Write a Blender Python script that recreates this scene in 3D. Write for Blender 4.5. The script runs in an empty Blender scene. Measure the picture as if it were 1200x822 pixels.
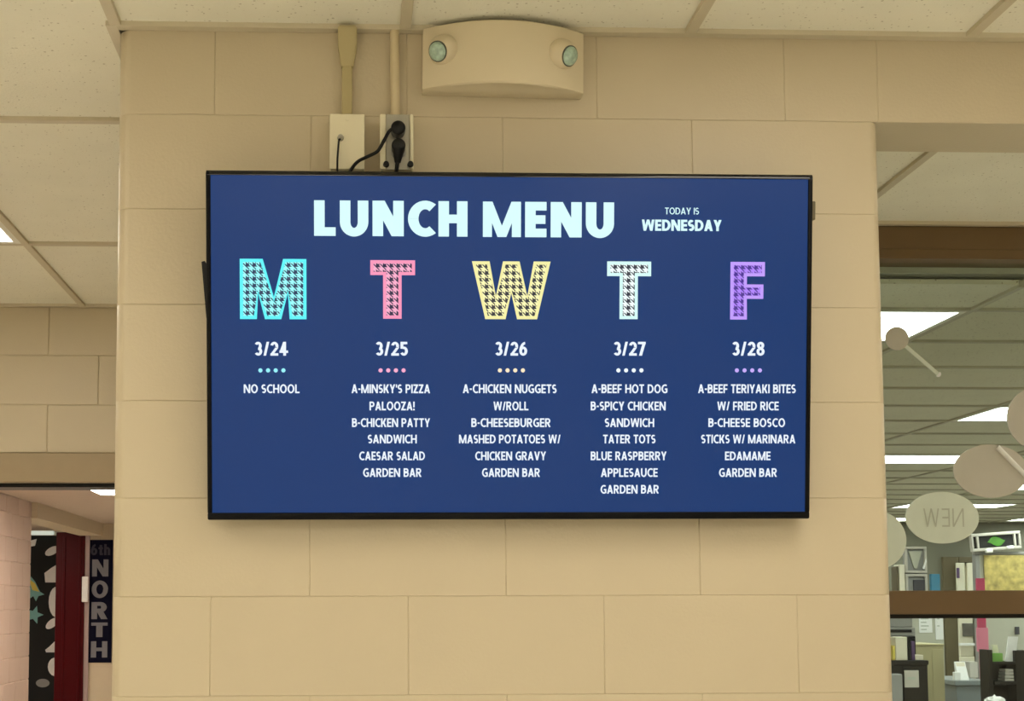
import bpy, bmesh, math, random
from mathutils import Matrix, Vector
from mathutils.geometry import tessellate_polygon
random.seed(7)
sc = bpy.context.scene
COL = sc.collection

# ------------------------------------------------------------------ camera, world, exposure
F_PX, PX, PY = 1640.27, 484.25, 581.40
CAM = Vector((0.3002, -2.8989, 1.6079))
YAW, PITCH, ROLL = -0.0404, 0.0777, 0.0031
RM = Matrix.Rotation(YAW, 3, 'Z') @ Matrix.Rotation(PITCH, 3, 'X') @ Matrix.Rotation(ROLL, 3, 'Y')
cd = bpy.data.cameras.new('camera'); cam = bpy.data.objects.new('camera', cd); COL.objects.link(cam)
cd.sensor_fit = 'HORIZONTAL'; cd.sensor_width = 36.0; cd.lens = 36.0 * F_PX / 1200.0
cd.shift_x = (600 - PX) / 1200.0; cd.shift_y = (PY - 411) / 1200.0
cd.clip_start = 0.05; cd.clip_end = 200
rb = RM @ Matrix(((1, 0, 0), (0, 0, -1), (0, 1, 0)))       # camera looks along +Y of the room
cam.matrix_world = Matrix.Translation(CAM) @ rb.to_4x4()
sc.camera = cam
wd = bpy.data.worlds.new('world'); sc.world = wd; wd.use_nodes = True
wd.node_tree.nodes['Background'].inputs[0].default_value = (1.0, 0.93, 0.80, 1)
wd.node_tree.nodes['Background'].inputs[1].default_value = 0.10
sc.view_settings.view_transform = 'Standard'; sc.view_settings.look = 'None'
sc.view_settings.exposure = 0.0; sc.view_settings.gamma = 1.0
sc.view_settings.use_curve_mapping = False
L_HALL, L_NORTH, L_LIB = 6.4, 24.0, 12.0                     # brightness of the ceiling panels

def ray(x, y): return RM @ Vector(((x - PX) / F_PX, 1.0, -(y - PY) / F_PX))
def at(x, y, Y):                                            # a photograph pixel on the plane at depth Y of the room
    v = ray(x, y); return CAM + v * ((Y - CAM.y) / v.y)
def at_z(x, y, Z):
    v = ray(x, y); return CAM + v * ((Z - CAM.z) / v.z)

# ------------------------------------------------------------------ materials
def mat(name, col, rough=0.5, metal=0.0, var=0.06, vscale=18.0, bump=0.0, bscale=120.0, coat=0.0, emit=None, estr=1.0, spec=0.5, alpha=None):
    m = bpy.data.materials.new(name); m.use_nodes = True
    nt = m.node_tree; b = nt.nodes['Principled BSDF']
    tc = nt.nodes.new('ShaderNodeTexCoord')
    n = nt.nodes.new('ShaderNodeTexNoise'); n.inputs['Scale'].default_value = vscale; n.inputs['Detail'].default_value = 4
    nt.links.new(tc.outputs['Object'], n.inputs['Vector'])
    mx = nt.nodes.new('ShaderNodeMix'); mx.data_type = 'RGBA'
    mx.inputs['A'].default_value = (*[c * (1 - var) for c in col], 1)
    mx.inputs['B'].default_value = (*[min(1, c * (1 + var)) for c in col], 1)
    nt.links.new(n.outputs['Fac'], mx.inputs['Factor']); nt.links.new(mx.outputs['Result'], b.inputs['Base Color'])
    b.inputs['Roughness'].default_value = rough; b.inputs['Metallic'].default_value = metal
    b.inputs['Specular IOR Level'].default_value = spec; b.inputs['Coat Weight'].default_value = coat
    if emit:
        b.inputs['Emission Color'].default_value = (*emit, 1); b.inputs['Emission Strength'].default_value = estr
    if bump:
        n2 = nt.nodes.new('ShaderNodeTexNoise'); n2.inputs['Scale'].default_value = bscale; n2.inputs['Detail'].default_value = 5
        nt.links.new(tc.outputs['Object'], n2.inputs['Vector'])
        bp = nt.nodes.new('ShaderNodeBump'); bp.inputs['Strength'].default_value = bump; bp.inputs['Distance'].default_value = 0.003
        nt.links.new(n2.outputs['Fac'], bp.inputs['Height']); nt.links.new(bp.outputs['Normal'], b.inputs['Normal'])
    return m

def tile_mat(name, col, dot, scale=55.0):
    m = mat(name, col, 0.9, var=0.05, vscale=6, bump=0.35, bscale=160, spec=0.2)
    nt = m.node_tree; b = nt.nodes['Principled BSDF']
    src = b.inputs['Base Color'].links[0].from_socket
    tc = [n for n in nt.nodes if n.type == 'TEX_COORD'][0]
    vo = nt.nodes.new('ShaderNodeTexVoronoi'); vo.inputs['Scale'].default_value = scale
    nt.links.new(tc.outputs['Object'], vo.inputs['Vector'])
    wn = nt.nodes.new('ShaderNodeTexNoise'); wn.inputs['Scale'].default_value = 90; nt.links.new(tc.outputs['Object'], wn.inputs['Vector'])
    ad = nt.nodes.new('ShaderNodeMath'); ad.operation = 'SUBTRACT'; nt.links.new(wn.outputs['Fac'], ad.inputs[0]); nt.links.new(vo.outputs['Distance'], ad.inputs[1])
    rp = nt.nodes.new('ShaderNodeMapRange'); rp.inputs['From Min'].default_value = 0.36; rp.inputs['From Max'].default_value = 0.48
    nt.links.new(ad.outputs[0], rp.inputs['Value'])
    mx = nt.nodes.new('ShaderNodeMix'); mx.data_type = 'RGBA'
    nt.links.new(rp.outputs['Result'], mx.inputs['Factor']); nt.links.new(src, mx.inputs['A']); mx.inputs['B'].default_value = (*dot, 1)
    nt.links.new(mx.outputs['Result'], b.inputs['Base Color'])
    return m

def emat(name, col, s):
    m = bpy.data.materials.new(name); m.use_nodes = True
    b = m.node_tree.nodes['Principled BSDF']
    b.inputs['Base Color'].default_value = (0.8, 0.8, 0.8, 1); b.inputs['Roughness'].default_value = 0.4
    nt = m.node_tree; tc = nt.nodes.new('ShaderNodeTexCoord'); n = nt.nodes.new('ShaderNodeTexNoise'); n.inputs['Scale'].default_value = 150
    nt.links.new(tc.outputs['Object'], n.inputs['Vector'])
    mr = nt.nodes.new('ShaderNodeMapRange'); mr.inputs['To Min'].default_value = s * 0.97; mr.inputs['To Max'].default_value = s * 1.03
    nt.links.new(n.outputs['Fac'], mr.inputs['Value'])
    b.inputs['Emission Color'].default_value = (*col, 1); nt.links.new(mr.outputs['Result'], b.inputs['Emission Strength'])
    return m

def screen_mat(name, col, s=1.0, base=(0.004, 0.004, 0.006), rough=0.3, spec=0.25):
    return mat(name, base, rough, var=0.0, emit=col, estr=s, spec=spec)

def tooth_mat(name, light, dark, cell):
    """houndstooth cloth pattern of the weekday letters, in the letter's own plane"""
    m = bpy.data.materials.new(name); m.use_nodes = True
    nt = m.node_tree; b = nt.nodes['Principled BSDF']; b.inputs['Base Color'].default_value = (0.004, 0.004, 0.006, 1); b.inputs['Roughness'].default_value = 0.3
    tc = nt.nodes.new('ShaderNodeTexCoord'); sp = nt.nodes.new('ShaderNodeSeparateXYZ'); nt.links.new(tc.outputs['Object'], sp.inputs[0])
    def M(op, a, c=None):
        n = nt.nodes.new('ShaderNodeMath'); n.operation = op
        for i, v in enumerate((a, c)):
            if v is None: continue
            if isinstance(v, (int, float)): n.inputs[i].default_value = v
            else: nt.links.new(v, n.inputs[i])
        return n.outputs[0]
    u = M('FRACT', M('DIVIDE', sp.outputs['X'], cell)); v = M('FRACT', M('DIVIDE', sp.outputs['Z'], cell))
    a = M('LESS_THAN', u, 0.5); c = M('LESS_THAN', v, 0.5)
    both = M('MULTIPLY', a, c)
    one = M('SUBTRACT', M('MAXIMUM', a, c), both)
    st = M('LESS_THAN', M('FRACT', M('MULTIPLY', M('ADD', u, v), 2.0)), 0.45)
    fac = M('MAXIMUM', both, M('MULTIPLY', one, st))
    mx = nt.nodes.new('ShaderNodeMix'); mx.data_type = 'RGBA'; nt.links.new(fac, mx.inputs['Factor'])
    mx.inputs['A'].default_value = (*light, 1); mx.inputs['B'].default_value = (*dark, 1)
    nt.links.new(mx.outputs['Result'], b.inputs['Emission Color']); b.inputs['Emission Strength'].default_value = 1.0
    return m

def glass_mat(name):
    m = bpy.data.materials.new(name); m.use_nodes = True; nt = m.node_tree; nt.nodes.remove(nt.nodes['Principled BSDF'])
    out = nt.nodes['Material Output']
    tr = nt.nodes.new('ShaderNodeBsdfTransparent'); tr.inputs[0].default_value = (0.95, 0.98, 0.95, 1)
    gl = nt.nodes.new('ShaderNodeBsdfGlossy'); gl.inputs['Roughness'].default_value = 0.02
    fr = nt.nodes.new('ShaderNodeFresnel'); fr.inputs[0].default_value = 1.28
    mx = nt.nodes.new('ShaderNodeMixShader'); nt.links.new(fr.outputs[0], mx.inputs[0]); nt.links.new(tr.outputs[0], mx.inputs[1]); nt.links.new(gl.outputs[0], mx.inputs[2])
    nt.links.new(mx.outputs[0], out.inputs[0]); return m

WALL = (0.59, 0.50, 0.345)
M = {}
M['block'] = mat('painted_block', WALL, 0.42, var=0.035, vscale=5, bump=0.22, bscale=140)
M['pinklit'] = mat('pink_lit_block', (0.62, 0.475, 0.385), 0.45, var=0.04, vscale=5, bump=0.2, bscale=140)  # same paint as the tan blocks; pink hall light mixed into the colour
M['plaster'] = mat('painted_plaster', WALL, 0.5, var=0.03, bump=0.05)
M['tile'] = tile_mat('ceiling_tile', (0.90, 0.87, 0.73), (0.60, 0.55, 0.43), 85.0)
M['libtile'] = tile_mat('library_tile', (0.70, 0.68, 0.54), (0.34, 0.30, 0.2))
M['northceil'] = mat('hall_ceiling_paint', (0.56, 0.46, 0.36), 0.8)
M['grid'] = mat('ceiling_grid_paint', (0.62, 0.55, 0.40), 0.45)
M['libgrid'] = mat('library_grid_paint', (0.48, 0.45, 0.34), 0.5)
M['hallpaint'] = mat('pale_hall_paint', (0.82, 0.79, 0.70), 0.6)
M['floor'] = mat('floor_tile', (0.82, 0.79, 0.70), 0.3, var=0.1, vscale=3)
M['carpet'] = mat('carpet', (0.40, 0.37, 0.31), 0.95, var=0.2, vscale=60)
M['brown'] = mat('brown_frame_paint', (0.155, 0.092, 0.036), 0.42)
M['tan'] = mat('tan_frame_paint', (0.36, 0.27, 0.155), 0.45)
M['black'] = mat('black_plastic', (0.004, 0.004, 0.0045), 0.4, spec=0.25)
M['gloss'] = mat('gloss_black_plastic', (0.004, 0.004, 0.005), 0.08, spec=0.5)
M['matte'] = mat('matte_black_plastic', (0.003, 0.003, 0.0035), 0.5, spec=0.12)
M['cream'] = mat('cream_plastic', (0.72, 0.62, 0.43), 0.4, var=0.02)
M['ivory'] = mat('ivory_plate', (0.80, 0.73, 0.52), 0.4, var=0.02)
M['race'] = mat('raceway_paint', (0.48, 0.40, 0.20), 0.45)
M['pipe'] = mat('pipe_paint', (0.66, 0.55, 0.35), 0.4)
M['steel'] = mat('brushed_steel', (0.42, 0.40, 0.34), 0.4, metal=0.7)
M['whitemetal'] = mat('white_metal', (0.8, 0.78, 0.7), 0.4)
M['glass'] = glass_mat('clear_pane')
M['lens'] = mat('lamp_lens', (0.42, 0.58, 0.47), 0.08, var=0.55, vscale=110, bump=1.0, bscale=70, coat=1.0)  # strong colour mottling stands for reflections in the lens
M['lensrim'] = mat('lamp_rim', (0.06, 0.07, 0.05), 0.3)
M['paper'] = mat('white_paper', (0.88, 0.88, 0.85), 0.8)
M['palepaper'] = mat('pale_green_paper', (0.70, 0.77, 0.67), 0.75)
M['greypaper'] = mat('grey_paper', (0.56, 0.53, 0.46), 0.75)
M['ink'] = mat('faint_ink', (0.50, 0.54, 0.45), 0.8)
M['darkink'] = mat('dark_ink', (0.05, 0.05, 0.06), 0.7)
M['red'] = mat('dark_red_paint', (0.060, 0.0015, 0.003), 0.4, spec=0.15)
M['navy'] = mat('navy_banner', (0.004, 0.004, 0.014), 0.9, spec=0.1)
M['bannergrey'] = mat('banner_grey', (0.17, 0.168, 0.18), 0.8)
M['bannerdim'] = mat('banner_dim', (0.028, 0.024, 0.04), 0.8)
M['board'] = mat('black_board_paper', (0.010, 0.011, 0.010), 0.85)
M['teal'] = mat('teal_paper', (0.22, 0.48, 0.46), 0.8)
M['yellow'] = mat('yellow_paper', (0.75, 0.62, 0.12), 0.8)
M['mauve'] = mat('mauve_trim', (0.40, 0.30, 0.28), 0.5)
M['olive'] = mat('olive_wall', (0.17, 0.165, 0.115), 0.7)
M['greygreen'] = mat('grey_green_pinboard', (0.50, 0.50, 0.40), 0.85)
M['doorbrown'] = mat('dark_brown_wood', (0.12, 0.095, 0.045), 0.5)
M['wood'] = mat('black_brown_laminate', (0.018, 0.015, 0.011), 0.55, spec=0.2)
M['beige'] = mat('beige_cabinet_paint', (0.48, 0.43, 0.24), 0.45)
M['creampaper'] = mat('cream_card', (0.80, 0.75, 0.58), 0.7)
M['pink'] = mat('pink_card', (0.80, 0.25, 0.36), 0.7)
M['hotpink'] = mat('hot_pink_card', (0.62, 0.07, 0.16), 0.7)
M['green'] = mat('green_card', (0.20, 0.42, 0.08), 0.7)
M['brightgreen'] = mat('leaf_green_print', (0.07, 0.25, 0.02), 0.7, var=0.8, vscale=14)
M['blue'] = mat('blue_card', (0.05, 0.24, 0.38), 0.6)
M['grey'] = mat('grey_plastic', (0.30, 0.30, 0.28), 0.5)
M['deskgrey'] = mat('grey_laminate', (0.26, 0.29, 0.29), 0.4)
M['purple'] = mat('purple_card', (0.10, 0.05, 0.14), 0.6)
M['map'] = mat('map_print', (0.56, 0.42, 0.13), 0.6, var=0.9, vscale=16)
M['photo'] = mat('photo_print', (0.12, 0.11, 0.09), 0.5, var=0.9, vscale=9)
M['panel_hall'] = emat('hall_light_panel', (1.0, 0.925, 0.80), L_HALL)
M['panel_north'] = emat('north_light_panel', (1.0, 0.86, 0.74), L_NORTH)
M['dimstrip'] = emat('picture_light_strip', (0.85, 1.0, 0.85), 0.5)
M['panel_lib'] = emat('library_light_panel', (0.93, 1.0, 0.97), L_LIB)
# screen
M['scr'] = screen_mat('screen_blue', (0.0035, 0.037, 0.160), rough=0.22, spec=0.22)
M['scrtitle'] = screen_mat('screen_pale_cyan', (0.68, 0.98, 0.99), base=(0.02, 0.02, 0.02))
M['scrwhite'] = screen_mat('screen_white', (0.82, 0.90, 0.99), base=(0.02, 0.02, 0.02))

# ------------------------------------------------------------------ mesh helpers
def obj(name, bm, m, parent=None, smooth=False, loc=None):
    me = bpy.data.meshes.new(name)
    bmesh.ops.recalc_face_normals(bm, faces=bm.faces[:])
    bm.to_mesh(me); bm.free()
    for x in (m if isinstance(m, (list, tuple)) else [m]): me.materials.append(x)
    if smooth:
        for p in me.polygons: p.use_smooth = True
        try: me.set_sharp_from_angle(angle=math.radians(40))
        except Exception: pass
    o = bpy.data.objects.new(name, me); COL.objects.link(o)
    if parent: o.parent = parent
    if loc is not None: o.location = loc
    return o

def thing(name, label, cat, loc=(0, 0, 0), rot=(0, 0, 0), group=None):
    o = bpy.data.objects.new(name, None); COL.objects.link(o); o.location = loc; o.rotation_euler = rot
    o.empty_display_size = 0.05
    return tag(o, label, cat, group)

def tag(o, label, cat, group=None):
    o['label'] = label; o['category'] = cat
    if group: o['group'] = group
    return o

def struct(name, bm, m, label=None, smooth=False, parent=None):
    o = obj(name, bm, m, parent, smooth); o['kind'] = 'structure'
    if label: o['label'] = label
    return o

def NB(): return bmesh.new()

def box(bm, x0, x1, y0, y1, z0, z1, bev=0.0, mi=0):
    n0 = len(bm.faces)
    t = bmesh.new()
    bmesh.ops.create_cube(t, size=1.0, matrix=Matrix.Translation(((x0 + x1) / 2, (y0 + y1) / 2, (z0 + z1) / 2)) @ Matrix.Diagonal((abs(x1 - x0), abs(y1 - y0), abs(z1 - z0), 1)))
    if bev: bmesh.ops.bevel(t, geom=t.edges[:], offset=min(bev, 0.45 * min(abs(x1 - x0), abs(y1 - y0), abs(z1 - z0))), segments=2, affect='EDGES', profile=0.5)
    merge(bm, t, mi); return bm

def merge(bm, t, mi=0, mx=None):
    vm = {}
    for v in t.verts: vm[v] = bm.verts.new(mx @ v.co if mx else v.co)
    for f in t.faces:
        try:
            nf = bm.faces.new([vm[v] for v in f.verts]); nf.material_index = mi; nf.smooth = f.smooth
        except ValueError: pass
    t.free()

def prism(bm, pts, z0, z1, axis='z', mi=0):
    """polygon pts (a,b) pushed from z0 to z1 along an axis; axis y: pts are (x,z)"""
    def P(a, b, c): return (a, b, c) if axis == 'z' else ((a, c, b) if axis == 'y' else (c, a, b))
    lo = [bm.verts.new(P(a, b, z0)) for a, b in pts]; hi = [bm.verts.new(P(a, b, z1)) for a, b in pts]
    n = len(pts); fs = [bm.faces.new(lo), bm.faces.new(hi)]
    for i in range(n): fs.append(bm.faces.new((lo[i], lo[(i + 1) % n], hi[(i + 1) % n], hi[i])))
    for f in fs: f.material_index = mi
    return bm

def cyl(bm, p0, p1, r0, r1=None, n=20, cap=True, mi=0):
    p0, p1 = Vector(p0), Vector(p1); r1 = r0 if r1 is None else r1
    d = (p1 - p0).normalized(); a = d.orthogonal().normalized(); b = d.cross(a)
    A = [bm.verts.new(p0 + (a * math.cos(t) + b * math.sin(t)) * r0) for t in [2 * math.pi * i / n for i in range(n)]]
    B = [bm.verts.new(p1 + (a * math.cos(t) + b * math.sin(t)) * r1) for t in [2 * math.pi * i / n for i in range(n)]]
    for i in range(n): bm.faces.new((A[i], A[(i + 1) % n], B[(i + 1) % n], B[i])).material_index = mi
    if cap: bm.faces.new(A).material_index = mi; bm.faces.new(B).material_index = mi
    return bm

def tube(bm, pts, r, n=10):
    pts = [Vector(p) for p in pts]
    # Catmull-Rom smoothing
    P = []
    for i in range(len(pts) - 1):
        a, b, c, d = pts[max(i - 1, 0)], pts[i], pts[i + 1], pts[min(i + 2, len(pts) - 1)]
        for k in range(6):
            t = k / 6
            P.append(0.5 * ((2 * b) + (c - a) * t + (2 * a - 5 * b + 4 * c - d) * t * t + (3 * b - a - 3 * c + d) * t ** 3))
    P.append(pts[-1]); rings = []; ref = Vector((0.3, 0.9, 0.1))
    for i, p in enumerate(P):
        d = (P[min(i + 1, len(P) - 1)] - P[max(i - 1, 0)]).normalized()
        a = d.cross(ref).normalized(); b = d.cross(a)
        rings.append([bm.verts.new(p + (a * math.cos(2 * math.pi * k / n) + b * math.sin(2 * math.pi * k / n)) * r) for k in range(n)])
    for i in range(len(rings) - 1):
        for k in range(n): bm.faces.new((rings[i][k], rings[i][(k + 1) % n], rings[i + 1][(k + 1) % n], rings[i + 1][k]))
    bm.faces.new(rings[0]); bm.faces.new(rings[-1]); return bm

def dome(bm, c, d, r, n=28, m=10, frac=1.0):
    """half ball of radius r bulging along d from centre c"""
    c, d = Vector(c), Vector(d).normalized(); a = d.orthogonal().normalized(); b = d.cross(a); rings = []
    for j in range(m):
        t = j / m * math.pi / 2
        rings.append([bm.verts.new(c + d * r * math.sin(t) * frac + (a * math.cos(s) + b * math.sin(s)) * r * math.cos(t)) for s in [2 * math.pi * i / n for i in range(n)]])
    top = bm.verts.new(c + d * r * frac)
    for j in range(m - 1):
        for i in range(n): bm.faces.new((rings[j][i], rings[j][(i + 1) % n], rings[j + 1][(i + 1) % n], rings[j + 1][i]))
    for i in range(n): bm.faces.new((rings[-1][i], rings[-1][(i + 1) % n], top))
    bm.faces.new(rings[0]); return bm

# ------------------------------------------------------------------ lettering (own bold sans drawn as flat shapes, unit cap height)
def glyph(ch, t):
    h = t * 0.80; P = []
    def V(x, y0=0, y1=1): P.append([(x, y0), (x + t, y0), (x + t, y1), (x, y1)])
    def H(y, x0, x1): P.append([(x0, y), (x1, y), (x1, y + h), (x0, y + h)])
    def D(x0, y0, x1, y1, w=None):
        w = w or t * 1.08
        P.append([(x0, y0), (x0 + w, y0), (x1 + w, y1), (x1, y1)])
    def R(cx, cy, rx, ry, a0, a1, tt=None, hh=None, n=22):
        tt = tt or t; hh = hh or h
        for i in range(n):
            q = [math.radians(a0 + (a1 - a0) * (i + k) / n) for k in (0, 1)]
            P.append([(cx + rx * math.cos(q[0]), cy + ry * math.sin(q[0])), (cx + rx * math.cos(q[1]), cy + ry * math.sin(q[1])),
                      (cx + (rx - tt) * math.cos(q[1]), cy + (ry - hh) * math.sin(q[1])), (cx + (rx - tt) * math.cos(q[0]), cy + (ry - hh) * math.sin(q[0]))])
    w = 0.7
    if ch == 'A': w = .86; D(0, 0, w / 2 - t * .54, 1); D(w - t * 1.08, 0, w / 2 - t * .54, 1); H(.2, .18, w - .18)
    elif ch == 'B':
        w = .74; V(0)
        for y, r in ((0, .29 + h / 4), (1 - 2 * (.25 + h / 4), .25 + h / 4)):
            H(y, t * .5, w - r - .02); H(y + 2 * r - h, t * .5, w - r - .02); R(w - r - .02, y + r, r + (.02 if y == 0 else -.02), r, -90, 90)
    elif ch == 'C': w = .76; R(.5, .5, .5, .51, 52, 308)
    elif ch == 'D': w = .84; V(0); H(0, t * .5, w - .5); H(1 - h, t * .5, w - .5); R(w - .5, .5, .5, .5, -90, 90)
    elif ch == 'E': w = .62; V(0); H(0, 0, w); H(1 - h, 0, w); H(.5 - h / 2, 0, w * .95)
    elif ch == 'F': w = .60; V(0); H(1 - h, 0, w); H(.46 - h / 2, 0, w * .94)
    elif ch == 'G': w = .84; R(.5, .5, .5, .51, 55, 315); V(w - t, .06, .55); H(.55 - h, .47, w)
    elif ch == 'H': w = .84; V(0); V(w - t); H(.5 - h / 2, 0, w)
    elif ch == 'I': w = t; V(0)
    elif ch == 'J': w = .5; V(w - t, .3, 1); R(w - .3, .3, .3, .31, 200, 360)
    elif ch == 'K': w = .78; V(0); D(t * .7, .36, w - t * 1.25, 1, t * 1.2); D(w - t * 1.2, 0, t * .95, .62, t * 1.2)
    elif ch == 'L': w = .62; V(0); H(0, 0, w)
    elif ch == 'M':
        w = 1.10; tv_ = t if t < .28 else t * .86; kk = t if t < .28 else t * .84
        P.append([(0, 0), (tv_, 0), (tv_, 1), (0, 1)]); P.append([(w - tv_, 0), (w, 0), (w, 1), (w - tv_, 1)]); D(w / 2 - kk * .5, 0, .02, 1, kk); D(w / 2 - kk * .5, 0, w - kk - .02, 1, kk)
    elif ch == 'N': w = .90; V(0); V(w - t); D(w - t * 1.15, 0, 0, 1, t * 1.15)
    elif ch == 'O': w = .94; R(w / 2, .5, w / 2, .515, 0, 360, n=36)
    elif ch == 'P': w = .72; V(0); H(1 - h, t * .5, w - .31); H(1 - .62, t * .5, w - .31); R(w - .31, .69, .31, .31, -90, 90)
    elif ch == 'Q': w = .94; R(w / 2, .5, w / 2, .515, 0, 360, n=36); D(.75, -.15, .5, .25)
    elif ch == 'R': w = .78; V(0); H(1 - h, t * .5, w - .35); H(1 - .6, t * .5, w - .35); R(w - .35, .7, .3, .30, -90, 90); D(w - t * 1.15, 0, .26, .45, t * 1.15)
    elif ch == 'S': w = .64; r = .26 + h / 4; R(w / 2, 1 - r, w / 2, r, 40, 270, t, h); R(w / 2, r, w / 2, r, -140, 90, t, h)
    elif ch == 'T': w = .70; V(w / 2 - t / 2); H(1 - h, 0, w)
    elif ch == 'U': w = .82; V(0, .4); V(w - t, .4); R(w / 2, .4, w / 2, .415, 180, 360)
    elif ch == 'V': w = .84; D(w / 2 - t * .54, 0, 0, 1); D(w / 2 - t * .54, 0, w - t * 1.08, 1)
    elif ch == 'W':
        w = 1.24; k = t * .96; a = .30; 
        D(a - k / 2, 0, 0, 1, k); D(a - k / 2, 0, w / 2 - k / 2, 1, k); D(w - a - k / 2, 0, w / 2 - k / 2, 1, k); D(w - a - k / 2, 0, w - k, 1, k)
    elif ch == 'Y': w = .80; V(w / 2 - t / 2, 0, .45); D(w / 2 - t * .54, .38, 0, 1); D(w / 2 - t * .54, .38, w - t * 1.08, 1)
    elif ch == 'Z': w = .68; H(0, 0, w); H(1 - h, 0, w); D(0, h * .5, w - t * 1.2, 1 - h * .5, t * 1.2)
    elif ch == '2': w = .60; R(w / 2, .70, w / 2, .30, -25, 170); H(0, 0, w); D(0, h * .6, w * .62, .58, t * 1.1)
    elif ch == '3': w = .60; r = .26 + h / 4; R(w / 2 - .02, 1 - r, w / 2 - .02, r, -90, 150); R(w / 2, r, w / 2, r, -150, 90)
    elif ch == '4': w = .66; V(w - t * 1.7); H(.2, 0, w); D(0, .25, w - t * 1.7, 1, t)
    elif ch == '5': w = .60; r = .33; R(w / 2 - .01, r, w / 2 + .01, r, -150, 120); V(.03, .5, 1); H(1 - h, .03, w * .93)
    elif ch == '6': w = .62; r = .33; R(w / 2, r, w / 2, r, 0, 360, n=30); R(w / 2 + .18, .33, w / 2 + .18, .67, 95, 180)
    elif ch == '7': w = .60; H(1 - h, 0, w); D(.08, 0, w - t * 1.1, 1 - h * .5)
    elif ch == '8': w = .62; r = .27 + h / 8; R(w / 2, r, w / 2, r, 0, 360, n=30); R(w / 2, 1 - r + .02, w / 2 - .03, r - .02, 0, 360, n=30)
    elif ch == '/': w = .44; D(0, 0, w - t * .9, 1, t * .9)
    elif ch == '-': w = .34; H(.36, .02, w - .02)
    elif ch == '!': w = t; V(0, .34, 1); V(0, 0, t * .9)
    elif ch == "'": w = t * .8; P.append([(0, .64), (w, .64), (w, 1), (0, 1)])
    elif ch == 't': w = .42; V(.10, .1, .92); H(.72 - h, 0, w); H(0, .12, w)
    elif ch == 'h': w = .58; V(0); V(w - t, 0, .5); R(w / 2, .44, w / 2, .30, 0, 180)
    elif ch == ' ': w = .30
    return P, w

def text_shapes(s, t=0.2, gap=0.10):
    x = 0; out = []
    for ch in s:
        P, w = glyph(ch, t)
        out += [[(a + x, b) for a, b in p] for p in P]; x += w + gap
    return out, x - gap

def lay_text(bm, s, u0, u1, v0, v1, t=0.2, gap=0.10, y=0.0, mi=0, flip=False, dy=0.00002):
    """text fitted to the box u0..u1, v0..v1 of the local x-z plane"""
    sh, w = text_shapes(s, t, gap)
    for q_, p in enumerate(sh):
        vs = []
        for a, b in p:
            a = a / w
            if flip: a = 1 - a
            vs.append(bm.verts.new((u0 + (u1 - u0) * a, y - dy * (q_ % 40), v0 + (v1 - v0) * b)))
        try: bm.faces.new(vs).material_index = mi
        except ValueError: pass
    return bm

# ------------------------------------------------------------------ the setting
ZC = 2.8242; ZH = 2.6416; BH, BW = 0.2032, 0.4064; CH = 0.0015

def block(bm, xa, xb, z0, z1, depth, rl=0.0, rr=0.0, c=CH):
    def corner(x, s, r):
        if r <= 0: return [(x, c), (x + s * c, 0)]
        return [(x + s * (r - r * math.cos(q)), r - r * math.sin(q)) for q in [math.pi / 2 * k / 6 for k in range(7)]]
    poly = [(xa, depth)] + corner(xa, 1, rl) + list(reversed(corner(xb, -1, rr))) + [(xb, depth)]
    rings = []
    for z, s in ((z0, 1), (z0 + c, 0), (z1 - c, 0), (z1, 1)):
        rings.append([bm.verts.new((x, min(depth, y + c * s), z)) for x, y in poly])
    n = len(poly)
    for a, b in zip(rings[:-1], rings[1:]):
        for i in range(n): bm.faces.new((a[i], a[(i + 1) % n], b[(i + 1) % n], b[i]))
    bm.faces.new(rings[0]); bm.faces.new(rings[-1])

def block_wall(bm, x0, x1, z0, z1, depth, ztop, off, rl=0.0, rr=0.0, first=0, c=CH):
    """running-bond courses counted down from ztop; off = x of a joint in even courses"""
    k = int(math.floor((ztop - z1) / BH + 1e-6))
    while True:
        zt = ztop - k * BH; zb = zt - BH
        if zt <= z0 + 1e-6: break
        a, b = max(zb, z0), min(zt, z1)
        o = off + (0 if (k + first) % 2 == 0 else BW / 2)
        js = [x0] + [o + i * BW for i in range(-40, 60) if x0 + 0.03 < o + i * BW < x1 - 0.03] + [x1]
        for i in range(len(js) - 1):
            block(bm, js[i], js[i + 1], a, b, depth, rl if i == 0 else 0, rr if i == len(js) - 2 else 0, c)
        k += 1

# pillar wall with the television; courses below the lintel line, then the top course that runs on over the opening
bm = NB(); block_wall(bm, -0.2032, 1.4224, 0, ZH, 0.1937, ZH, 0.2032, 0.028, 0.022)
block_wall(bm, -0.2032, 1.4224, ZH, ZC, 0.1937, ZH + BH, 0.0, 0.028, 0.0)
struct('wall_center', bm, M['block'], 'tan painted block wall that carries the television', smooth=True)
bm = NB()
for xa, xb in ((1.4224, 2.24), (2.24, 3.05), (3.05, 3.86), (3.86, 4.6)): block(bm, xa, xb, ZH, ZC, 0.1937)
struct('wall_lintel', bm, M['block'], 'tan painted block lintel over the opening right of the television')

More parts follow.
